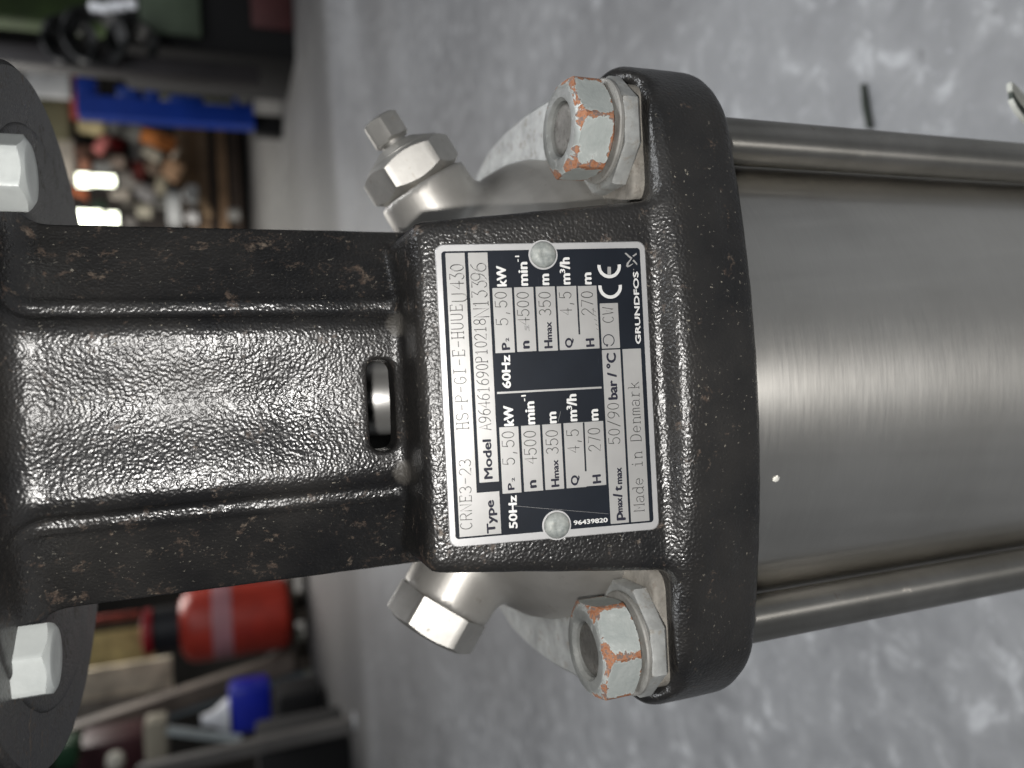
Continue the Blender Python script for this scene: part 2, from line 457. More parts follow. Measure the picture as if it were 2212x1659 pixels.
# motor flange above, only its rim is seen
b = MB().lathe([(49, 50.6), (100, 50.6), (101.4, 52), (101.4, 66), (100, 67.5), (49, 67.5), (49, 50.6)], 128, cap=False)
o = b.build('motor_flange', M['cast'], pump, 40); P_(o)
# motor standing on the flange, above the picture
mo = MB().lathe([(96, 67.6), (118, 69), (120, 74), (120, 90), (112, 100), (112, 330), (106, 342), (60, 346), (.1, 346)], 96).build('motor_housing', M['cast'], pump, 35); P_(mo)

# ------------------------------------------------------------------ stainless head
PROF_Z = np.array([-121, -112, -105, -98, -92, -86, -80, -75, -71, -69])
PROF_R = np.array([85.5, 85, 84, 82, 78.5, 73.5, 67, 60, 50, 36])
AXR = (cos(radians(31.4)), 0, sin(radians(31.4)))
AXL = (-cos(radians(35.0)), 0, sin(radians(35.0)))
SEAT_R = np.array([71.4, -15, -65.8]); SEAT_L = np.array([-71.3, -15, -66.4])
def head(x, y, z):
    r = np.sqrt(x * x + y * y)
    R = np.interp(z, PROF_Z, PROF_R)
    d = (r - R) * .72
    d = smax(d, z + 70, 3); d = smax(d, -(z + 120), 1)
    for A, C in ((AXR, SEAT_R), (AXL, SEAT_L)):
        px, py, pz = x - C[0], y - C[1], z - C[2]
        t = px * A[0] + py * A[1] + pz * A[2]
        q = np.sqrt(np.maximum((px - t * A[0]) ** 2 + (py - t * A[1]) ** 2 + (pz - t * A[2]) ** 2, 0))
        bo = smax(smax(q - 16.0 + .03 * np.minimum(t, 0), t, 1.2), -(t + 45), 2)
        d = smin(d, bo, 7)
    return d
o = net_obj('pump_head', head, (-98, -92, -123), (98, 92, -40), 1.25, M['head'], pump); P_(o)
o['label'] = 'silver blasted stainless head with two slanted bosses'

# lugs of the head, sandy with dust, under each nut
def lugpad(x, y, z):
    d = rbox2(x, y, 17.4, 13.9, 6)
    d = smax(d, z + 110.6, 1.5); return smax(d, -(z + 118), .5)
lug0 = None
for lx, ly in ((1, -1), (-1, -1), (1, 1), (-1, 1)):
    if lug0 is None: o = lug0 = net_obj('head_lug', lugpad, (-19, -18, -119.2), (19, 18, -109), .8, M['dusty'], pump)
    else: o = lug0.copy(); col.objects.link(o)
    o.location = (lx * 70 * S, ly * 66.5 * S, .6)

# galvanised retaining arms at both sides, each with an octagonal seat below the nut
def arm(sx):
    b = MB(); rings = []
    for y, x0, x1, zt, th in ((-56, 70, 87, -106.6, 4.4), (-50, 71, 93, -105.6, 5), (-40, 74, 96, -104.4, 5), (-20, 80, 97.6, -103.4, 5), (0, 82, 97.8, -103.0, 5),
                              (20, 80, 97, -103.4, 5), (40, 74, 94, -105, 5), (56, 70, 90, -107, 5)):
        e = 1.2
        rings.append([(sx * (x0 + e), y, zt), (sx * (x1 - e), y, zt), (sx * x1, y, zt - e), (sx * x1, y, zt - th + e), (sx * (x1 - e), y, zt - th),
                      (sx * (x0 + e), y, zt - th), (sx * x0, y, zt - th + e), (sx * x0, y, zt - e)])
    b.rings(rings)
    for yc in (-69.6, 69.6):
        xc = sx * 73.6; r = 16.8
        oc = []
        for k in range(8):
            a = radians(22.5 + 45 * k); oc.append((xc + r * cos(a), yc + r * sin(a)))
        rr = []
        for z, k in ((-111.0, .97), (-110.4, 1), (-106.8, 1), (-106.1, .97)):
            rr.append([(xc + (x - xc) * k, yc + (y - yc) * k, z) for x, y in oc])
        b.rings(rr)
    return b
for sx in (1, -1):
    o = arm(sx).build('retaining_arm', M['galv'], pump, 35); P_(o)

# ------------------------------------------------------------------ nuts, washers, studs, stay bolts
def hex_solid(af, h, bore, rot, n=96, chamfer=.5, both=True, wearing=True):
    """hexagonal nut or bolt head with conical chamfers; returns verts, faces, wear, face"""
    th = [2 * pi * k / n for k in range(n)]
    rc = af / 2 * .90
    def rh(t):
        a = (t + pi / 6 - rot) % (pi / 3) - pi / 6
        a = (t - rot) % (pi / 3) - pi / 6
        r = af / 2 / cos(a); k = abs(a) / (pi / 6)
        return r * (1 - .012 * max(0, (k - .93) / .07)), k
    V = []; F = []; Wr = []; Fc = []
    def ring(fn):
        s0 = len(V)
        for t in th:
            r, z, w_, f_ = fn(t); V.append((r * cos(t), r * sin(t), z)); Wr.append(w_); Fc.append(f_)
        return s0
    def ch(t): r, k = rh(t); return max(0, (r - rc)) * chamfer * 1.15 + .25
    R = []
    if bore:
        R.append(ring(lambda t: (bore, h * .3, 0, 1)))
        R.append(ring(lambda t: (bore, h - 1.1, 0, 1)))
        R.append(ring(lambda t: (bore + .9, h - .05, .2, 1)))
        R.append(ring(lambda t: (bore + 1.3, h, .1, 1)))
    else:
        R.append(ring(lambda t: (.05, h, 0, 1))); R.append(ring(lambda t: (rc * .55, h, 0, 1)))
    R.append(ring(lambda t: (rc - .5, h, .15, 1)))
    R.append(ring(lambda t: (rc, h - .12, .45, .8)))
    R.append(ring(lambda t: (rh(t)[0] - .12, h - ch(t) + .06, .55 + .35 * rh(t)[1], .2)))
    for q in (0, .08, .2, .38, .62, .8, .92, 1.0):
        def f(t, q=q):
            r, k = rh(t); zt = h - ch(t); zb = ch(t) if both else 0
            e = max(0, 1 - min(q, 1 - q) / .16)
            w_ = max(.0 + .55 * e, (k ** 5) * 1.12 + .18 * e)
            return r, zt + (zb - zt) * q, w_, 0
        R.append(ring(f))
    R.append(ring(lambda t: (rc, 0.02, .4, .8))); R.append(ring(lambda t: (max(bore, .05), 0, 0, 1)))
    for a, b_ in zip(R[:-1], R[1:]):
        for k in range(n):
            k2 = (k + 1) % n; F.append((a + k, b_ + k, b_ + k2, a + k2))
    if bore: F += [(R[-1] + k, R[0] + k, R[0] + (k + 1) % n, R[-1] + (k + 1) % n) for k in range(n)]
    return V, F, Wr, Fc
def hex_obj(name, spec, mat, parent, loc, axis=None, spin=0):
    V, F, Wr, Fc = spec
    o = mesh_obj(name, V, F, mat, parent, 28)
    for k, d in (('wear', Wr), ('face', Fc)):
        a = o.data.attributes.new(k, 'FLOAT', 'POINT'); a.data.foreach_set('value', np.array(d, np.float32))
    o.location = Vector(loc) * S + Vector((0, 0, .6))
    if axis is not None:
        o.rotation_mode = 'QUATERNION'; o.rotation_quaternion = Vector((0, 0, 1)).rotation_difference(Vector(axis)) @ __import__('mathutils').Quaternion((0, 0, 1), spin)
    return o
HX = 74.5
for (sx, sy, spin) in ((1, -1, radians(-91)), (-1, -1, radians(-84.6)), (1, 1, .2), (-1, 1, .5)):
    x, y = sx * HX, sy * 71.0
    nt_ = hex_obj('hex_nut', hex_solid(25.4, 12.2, 7.7, spin, chamfer=.52), M['nut'], pump, (x, y, -104.6))
    if sy < 0:
        nt_['label'] = ('hex nut with orange rust on its corners, beside the vent plug' if sx > 0 else
                        'hex nut with orange rust on its corners, beside the plain plug')
    wsh = MB().lathe([(8.5, 0), (14.2, 0), (14.7, .4), (14.7, 1.2), (14.3, 1.6), (8.5, 1.6)], 64)
    wo = wsh.build('washer', M['washer'], pump, 35); wo.location = Vector((x, y, -106.1)) * S + Vector((0, 0, .6))
    st = MB().lathe([(7.55, 0), (7.55, 9.7), (7.1, 10.4), (6.3, 10.8), (5.2, 10.65), (.05, 10.5)], 48)
    so = st.build('stud_end', M['stud'], pump, 35); so.location = Vector((x, y, -104.6)) * S + Vector((0, 0, .6))
    rd = MB().lathe([(7.1, -590), (7.1, -137.5)], 64)
    ro = rd.build('stay_bolt', M['rod'], pump, 35); ro.location = Vector((x, y, 0)) * S + Vector((0, 0, .6))

# sleeve
b = MB().lathe([(95.0, -560), (95.0, -137.8)], 256, cap=False)
o = b.build('sleeve', M['sleeve'], pump, 180); P_(o)
# base of the pump, below the picture
b = MB().lathe([(112, -600), (112, -575), (104, -560), (96, -556), (96.5, -545), (95.5, -543), (95.5, -600)], 96)
o = b.build('pump_base', M['head'], pump, 35); P_(o)

# white paint spot on the sleeve
def spot_on_sleeve(px, py, r):
    p = at(px, py, y=-80); a = atan2(p[0], 95.0); z = None
    d = p - CAM; t = None
    # hit the cylinder
    A = d[0] ** 2 + d[1] ** 2; B = 2 * (CAM[0] * d[0] + CAM[1] * d[1]); C_ = CAM[0] ** 2 + CAM[1] ** 2 - 95.1 ** 2
    t = (-B - sqrt(B * B - 4 * A * C_)) / (2 * A); h = CAM + t * d
    th0 = atan2(h[1], h[0]); v = []; n = 18
    ring = []; 
    for k in range(n):
        q = r * (1 + .25 * sin(3 * k + r)) ; aa = 2 * pi * k / n
        ring.append((th0 + q * .8 * cos(aa) / 95.1, h[2] + q * sin(aa)))
    def pt(s_, rad): return [(rad * cos(th0 + (t_ - th0) * s_), rad * sin(th0 + (t_ - th0) * s_), h[2] + (z_ - h[2]) * s_) for t_, z_ in ring]
    return MB().rings([pt(1, 94.9), pt(.85, 95.3), pt(.4, 95.45)])
sp = spot_on_sleeve(1677, 1035, 1.2).build('paint_spot', plain('white_paint_spot', (.75, .74, .68), .6), pump, 60); P_(sp)

# ------------------------------------------------------------------ plugs of the head
def lathe_obj(name, prof, mat, parent, loc, axis, n=48):
    o = MB().lathe(prof, n).build(name, mat, parent, 30)
    o.location = Vector(loc) * S + Vector((0, 0, .6)); o.rotation_mode = 'QUATERNION'
    o.rotation_quaternion = Vector((0, 0, 1)).rotation_difference(Vector(axis)); return o
axr, axl = Vector(AXR), Vector(AXL)
sr, slf = Vector(SEAT_R), Vector(SEAT_L)
vp = hex_obj('vent_plug', hex_solid(29.4, 12.4, 0, radians(30), chamfer=.6), M['plug'], pump, sr, axr, radians(16))
vp['label'] = 'stainless vent plug with a small hexagon on its cone'
for nm, prof, z0 in (('cone', [(12.4, 11.8), (12.4, 12.6), (11.4, 13.2), (7.0, 15.6), (4.4, 16.1), (4.2, 18.0)], 0),):
    c_ = MB().lathe(prof, 48).build(nm, M['plug'], vp, 30)
V, F, Wr, Fc = hex_solid(12.0, 8.8, 0, 0, 48)
c_ = mesh_obj('vent_screw', V, F, M['plug'], vp, 28); c_.location = (0, 0, .0172); c_.rotation_euler = (0, 0, radians(0))
lp = hex_obj('plain_plug', hex_solid(29.0, 11.5, 0, radians(30), chamfer=.35, both=False), M['plug'], pump, slf, axl, radians(-16))
lp['label'] = 'plain stainless hex plug'

# ------------------------------------------------------------------ shaft and motor flange bolts
b = MB().lathe([(9, -60), (12.6, -59), (13.2, -58), (13.2, -39.6), (12.9, -38.9), (12.9, -30), (9, -29), (9, 50)], 64)
o = b.build('shaft', M['shaft'], pump, 30); P_(o)
for k, (x, y, spin) in enumerate(((60.5, -52, .98), (-59.5, -52, .86))):
    V, F, Wr, Fc = hex_solid(16.6, 8.4, 0, spin, chamfer=.5, both=False)
    V = [(vx, vy, -vz) for vx, vy, vz in V]; F = [tuple(reversed(f)) for f in F]
    o = mesh_obj('flange_bolt', V, F, M['bolt'], pump, 28)
    for kk, d in (('wear', Wr), ('face', Fc)):
        a = o.data.attributes.new(kk, 'FLOAT', 'POINT'); a.data.foreach_set('value', np.array(d, np.float32))
    o.location = Vector((x, y, 50.8)) * S + Vector((0, 0, .6))

# ------------------------------------------------------------------ nameplate
TILT = atan2(.171, 1)
plate = bpy.data.objects.new('nameplate', None)
e_u = np.array([1.0, 0, 0]); e_v = np.array([0, -sin(TILT), -cos(TILT)]); e_n = np.array([0, -cos(TILT), sin(TILT)])
ORG = np.array([0.0, -80.0, -51.0]) + e_n * 1.0            # plate front surface passes here
PW = None
def uv(p4032):
    px, py = p4032[0] * .548611, p4032[1] * .548611
    d = _F + (1106 - px) / 1661.0 * _U + (829.5 - py) / 1661.0 * _R
    t = ((ORG - CAM) @ e_n) / (d @ e_n); q = CAM + t * d - ORG
    return np.array([q @ e_u, q @ -e_v])                   # u right, v up, mm
def zA(x, y): return uv((1600 + x / 2.0109, 900 + y / 2.0109))
def zB(x, y): return uv((1600 + x / 2.0109, 1500 + y / 2.0109))
def zL(x, y): return uv((2340 + x / 3.773, 960 + y / 3.773))
corners = [uv((1772, 2155)), uv((1710, 961)), uv((2543, 951)), uv((2594, 2087))]
u0 = (corners[0][0] + corners[3][0]) / 2; u1 = (corners[1][0] + corners[2][0]) / 2
v1 = (corners[0][1] + corners[1][1]) / 2; v0 = (corners[2][1] + corners[3][1]) / 2
print('plate mm', u0, u1, v0, v1)
PLM = Matrix(((1, 0, 0, 0), (0, -e_v[1], e_n[1], 0), (0, -e_v[2], e_n[2], 0), (0, 0, 0, 1)))
PLM.translation = Vector(ORG) * S + Vector((0, 0, .6))

def rounded(x0, y0, x1, y1, r, n=6):
    p = []
    for cx, cy, a0 in ((x1 - r, y1 - r, 0), (x0 + r, y1 - r, 90), (x0 + r, y0 + r, 180), (x1 - r, y0 + r, 270)):
        for k in range(n + 1):
            a = radians(a0 + 90 * k / n); p.append((cx + r * cos(a), cy + r * sin(a)))
    return p
def flat(name, poly, z0, z1, mat, parent, bevel=0):
    c = np.mean(np.array(poly), 0); rings = [[(x, y, z0) for x, y in poly]]
    if bevel:
        rings.append([(x, y, z1 - bevel) for x, y in poly])
        w_ = max(1e-6, max(abs(x - c[0]) for x, y in poly)); h_ = max(1e-6, max(abs(y - c[1]) for x, y in poly))
        rings.append([(c[0] + (x - c[0]) * (1 - bevel / w_), c[1] + (y - c[1]) * (1 - bevel / h_), z1) for x, y in poly])
    else: rings.append([(x, y, z1) for x, y in poly])
    b = MB().rings(rings); return b.build(name, mat, parent, 30)

pl = flat('nameplate', rounded(u0, v0, u1, v1, 2.2), -.95, 0, M['alu'], pump, .22)
pl.matrix_basis = PLM
pl['label'] = 'riveted aluminium nameplate printed dark blue'
# dark printed panel
dk = [zA(275, 178), zA(1850, 155), zB(1955, 1110), zB(390, 1262)]
du0 = (dk[0][0] + 0) ; 
pu0 = (dk[2][0] + dk[3][0]) / 2; pu1 = (dk[0][0] + dk[1][0]) / 2; pv1 = (dk[0][1] + dk[3][1]) / 2; pv0 = (dk[1][1] + dk[2][1]) / 2
flat('printed_panel', rounded(pu0, pv0, pu1, pv1, .9), -.01, .03, M['print'], pl)
def field(x0, y0, x1, y1):
    """rectangle given by two opposite corners in the plate frame"""
    a, b_ = min(x0, x1), max(x0, x1); c, d = min(y0, y1), max(y0, y1)
    return flat('silver_field', rounded(a, c, b_, d, .12, 2), 0, .055, M['field'], pl)
def field_px(tr, bl): field(tr[0], tr[1], bl[0], bl[1])      # top right and bottom left corner as seen upright
field_px(zA(308, 195), zB(574, 1224))
_r = zB(574, 1224)[1]; _a = zB(415, 897); _b = zB(752, 1208); _o = flat('silver_field', rounded(_a[0], _b[1], _b[0], _r + .35, .12, 2), 0, .053, M['field'], pl)
field_px(zA(487, 192), zB(733, 795))
for a, b_ in (((680, 472), (860, 980)), ((852, 466), (1030, 970)), ((1022, 461), (1200, 965))):
    field_px(zA(*a), zA(*b_))
field_px(zA(1190, 458), zA(1374, 956)); _q = zA(1374, 956)[1]; _a = zA(1372, 455); _b = zA(1530, 948); flat('silver_field', rounded(_b[0], _b[1], _a[0], _q + .3, .12, 2), 0, .053, M['field'], pl)
for a, b_ in (((735, 368), (912, 882)), ((907, 356), (1083, 866)), ((1075, 346), (1250, 852))):
    field_px(zB(*a), zB(*b_))
field_px(zB(1243, 335), zB(1427, 838)); _q = zB(1427, 838)[1]; _a = zB(1415, 325); _b = zB(1583, 822); flat('silver_field', rounded(_b[0], _b[1], _a[0], _q + .3, .12, 2), 0, .053, M['field'], pl)
field_px(zA(1530, 593), zA(1692, 945))
field_px(zA(1548, 962), zB(1762, 1120))
field_px(zA(1710, 955), zB(1925, 1106))
def bar(a, b_, wd, mat, z=.085):
    a, b_ = np.array(a), np.array(b_); t = (b_ - a) / np.linalg.norm(b_ - a); nrm = np.array([-t[1], t[0]]) * wd / 2
    return flat('printed_line', [tuple(a + nrm), tuple(a - nrm), tuple(b_ - nrm), tuple(b_ + nrm)], .0, z, mat, pl)
bar(zA(718, 1302), zA(1545, 1258), .5, M['field'], .06)
bar(zA(1350, 452), zA(1370, 838), .45, M['print']); bar(zB(1403, 328), zB(1420, 715), .45, M['print'])
# seams between neighbouring fields are the dark print showing through
def arcband(c, ro, ri, a0, a1, n=28):
    p = [(c[0] + ro * cos(radians(a0 + (a1 - a0) * k / n)), c[1] + ro * sin(radians(a0 + (a1 - a0) * k / n))) for k in range(n + 1)]
    q = [(c[0] + ri * cos(radians(a0 + (a1 - a0) * k / n)), c[1] + ri * sin(radians(a0 + (a1 - a0) * k / n))) for k in range(n, -1, -1)]
    return p, q
def band(name, c, ro, ri, a0, a1, z0, z1, mat):
    p, q = arcband(c, ro, ri, a0, a1); q = q[::-1]; b = MB(); rings = [[(o_[0], o_[1], z0), (i_[0], i_[1], z0), (i_[0], i_[1], z1), (o_[0], o_[1], z1)] for o_, i_ in zip(p, q)]
    b.rings(rings); return b.build(name, mat, pl, 30)

def text(s, a, b_, top, mat, h=.04, z=.055, bold=.0, mono=False, ys=1.0, name='lettering', bevel=0.0, slab=False):
    """string whose baseline runs from a to b_ in the plate frame, cap height up to the point top"""
    a, b_, top = map(np.array, (a, b_, top)); t = b_ - a; W_ = np.linalg.norm(t); ang = atan2(t[1], t[0])
    nrm = np.array([-sin(ang), cos(ang)]); H = (top - a) @ nrm
    vs = []; fs = []
    def glyphs(txt, x0, w_, fixed=False):
        cu = bpy.data.curves.new('t', 'FONT'); cu.body = txt; cu.size = 1; cu.offset = 0; cu.resolution_u = 3
        cu.extrude = .5; cu.bevel_depth = 0
        ob = bpy.data.objects.new('t', cu); col.objects.link(ob)
        dg = bpy.context.evaluated_depsgraph_get(); me = bpy.data.meshes.new_from_object(ob.evaluated_get(dg))
        v = np.array([p.co[:] for p in me.vertices]).reshape(-1, 3); f = [tuple(p.vertices) for p in me.polygons]
        bpy.data.objects.remove(ob); bpy.data.curves.remove(cu); bpy.data.meshes.remove(me)
        if len(v) == 0: return
        mn, mx = v[:, 0].min(), v[:, 0].max()
        capH = .729 if not fixed else max(.729, 0)
        out = np.empty_like(v)
        if fixed:
            sc = min(w_ / max(mx - mn, .01), H / capH * .98); sc = w_ / (mx - mn) if txt not in '1,/-.iI' else H / capH * .62
            out[:, 0] = x0 + w_ / 2 + (v[:, 0] - (mn + mx) / 2) * sc
        else:
            out[:, 0] = x0 + (v[:, 0] - mn) * w_ / (mx - mn)
        out[:, 1] = v[:, 1] * H / capH * ys
        out[:, 2] = np.where(v[:, 2] > 0, h, -.02) + z
        bw = bold * H
        for i_, (dx_, dy_) in enumerate(((0, 0), (-bw, 0), (bw, 0), (0, bw * .6), (0, -bw * .6)) if bold > 0 else ((0, 0),)):
            n0 = len(vs)
            for p in out:
                q = a + np.array([cos(ang), sin(ang)]) * (p[0] + dx_) + nrm * (p[1] + dy_); vs.append((q[0], q[1], p[2] + .002 * i_ * (p[2] > z)))
            fs.extend([tuple(i + n0 for i in q) for q in f])
    if mono:
        n = len(s); pitch = W_ / n
        for i, ch in enumerate(s):
            if ch != ' ': glyphs(ch, i * pitch + pitch * .13, pitch * .74, True)
    else: glyphs(s, 0, W_)
    return mesh_obj(name, vs, fs, mat, pl, None)

# printed words, black on silver
K_ = dict(mat=M['ink'], bold=.066)
text('Type', zB(705, 1200), zB(690, 945), zB(637, 1203), **K_)
text('Model', zB(682, 770), zB(668, 465), zB(614, 773), **K_)
for (f_, P) in ((zB, ((855, 858), (851, 808), (803, 860), (858, 795), (856, 765), (835, 796))), (zA, ((820, 955), (815, 903), (755, 957), (812, 893), (810, 866), (786, 895)))):
    text('P', f_(*P[0]), f_(*P[1]), f_(*P[2]), **K_); text('2', f_(*P[3]), f_(*P[4]), f_(*P[5]), **K_)
text('n', zB(1030, 840), zB(1026, 787), zB(955, 842), **K_); text('n', zA(975, 945), zA(972, 892), zA(900, 947), **K_)
text('H', zB(1210, 832), zB(1206, 775), zB(1146, 834), **K_); text('max', zB(1208, 765), zB(1200, 625), zB(1158, 767), **K_)
text('H', zA(1157, 942), zA(1153, 885), zA(1091, 944), **K_); text('max', zA(1153, 875), zA(1147, 740), zA(1103, 877), **K_)
text('Q', zB(1362, 822), zB(1358, 748), zB(1303, 824), **K_); text('Q', zA(1315, 940), zA(1311, 868), zA(1257, 942), **K_)
text('H', zB(1541, 803), zB(1536, 742), zB(1474, 806), **K_); text('H', zA(1488, 930), zA(1484, 872), zA(1421, 932), **K_)
text('p', zB(1712, 1098), zB(1710, 1040), zB(1640, 1100), **K_); text('max', zB(1712, 1035), zB(1706, 925), zB(1662, 1037), **K_)
text('/', zB(1708, 915), zB(1706, 890), zB(1634, 916), **K_); text('t', zB(1706, 866), zB(1704, 832), zB(1638, 868), **K_)
text('max', zB(1708, 812), zB(1702, 686), zB(1656, 814), **K_)
text('bar / °C', zA(1670, 1349), zA(1655, 988), zA(1596, 1352), **K_)
# white on dark: the bare metal left free by the print
W2 = dict(mat=M['letter'], bold=.06, z=.02, h=.045)
text('50Hz', zB(878, 1163), zB(870, 907), zB(812, 1166), **W2); text('60Hz', zA(826, 1260), zA(818, 1005), zA(758, 1263), **W2)
text('kW', zB(850, 350), zB(842, 197), zB(772, 352), **W2); text('kW', zA(793, 453), zA(785, 298), zA(716, 455), **W2)
text('min', zB(1018, 338), zB(1010, 165), zB(938, 340), **W2); text('min', zA(962, 448), zA(955, 268), zA(884, 450), **W2)
text('-1', zB(948, 158), zB(944, 112), zB(912, 160), **W2); text('-1', zA(895, 262), zA(892, 216), zA(862, 264), **W2)
text('m', zB(1188, 330), zB(1184, 247), zB(1110, 332), **W2); text('m', zA(1130, 443), zA(1127, 362), zA(1052, 445), **W2)
for f_, ((ax_, ay), dy) in ((zB, ((1352, 313), 0)), (zA, ((1298, 438), 0))):
    text('m', f_(ax_, ay), f_(ax_ - 4, ay - 80), f_(ax_ - 78, ay + 2), **W2)
    text('3', f_(ax_ - 42, ay - 86), f_(ax_ - 43, ay - 116), f_(ax_ - 84, ay - 84), **W2)
    text('/h', f_(ax_ - 5, ay - 120), f_(ax_ - 9, ay - 206), f_(ax_ - 84, ay - 118), **W2)
text('m', zB(1520, 308), zB(1516, 226), zB(1442, 310), **W2); text('m', zA(1465, 438), zA(1462, 352), zA(1388, 440), **W2)
text('96439820', zB(1327, 1140), zB(1592, 1116), zB(1325, 1104), **W2)
text('GRUNDFOS', zL(690, 1480), zL(649, 418), zL(612, 1483), mat=M['letter'], bold=.07, z=.02, h=.045)
text('.', zL(590, 392), zL(588, 372), zL(520, 393), mat=M['field'], bold=.0, z=.02, h=.045)
# the CE mark
mmz = np.linalg.norm(zL(235, 1000) - zL(407, 1000)) / 172
cC = zL(235, 634); cE = zL(220, 330)
ro, ri = 174 * mmz, 127 * mmz
band('ce_letter', cC, ro, ri, 83, 277, .0, .065, M['letter']); band('ce_letter', cE, ro, ri, 83, 277, .0, .065, M['letter'])
b0 = zL(222, 458); b1 = zL(221, 342); bar(b0, b1, 52 * mmz, M['field'], .06)
# logo: an X of three strokes
def lpoly(pts, z=.065): return flat('logo_stroke', [tuple(zL(*p)) for p in pts], 0.0, z, M['field'], pl)
b = MB()
cl = [((447, 140), (470, 132)), ((500, 192), (516, 172)), ((538, 224), (566, 208)), ((508, 256), (545, 240)), ((484, 285), (518, 280)), ((472, 330), (502, 318)), ((492, 350), (515, 322)), ((530, 335), (540, 308)), ((577, 298), (574, 292))]
b.rings([[(*zL(*p), 0), (*zL(*q), 0), (*zL(*q), .065), (*zL(*p), .065)] for p, q in cl]); b.build('logo_stroke', M['field'], pl, 30)
lpoly([(565, 178), (583, 192), (630, 160), (626, 135)]); lpoly([(568, 252), (586, 235), (636, 290), (637, 318)])
# turning direction symbol
cR = zL(213, 1434)
band('rotation_mark', cR, 87 * mmz, 74 * mmz, -172 + 10, 142, .03, .1, M['ink'])
flat('rotation_mark', [tuple(zL(163, 1495)), tuple(zL(190, 1537)), tuple(zL(208, 1493))], .03, .1, M['ink'], pl)

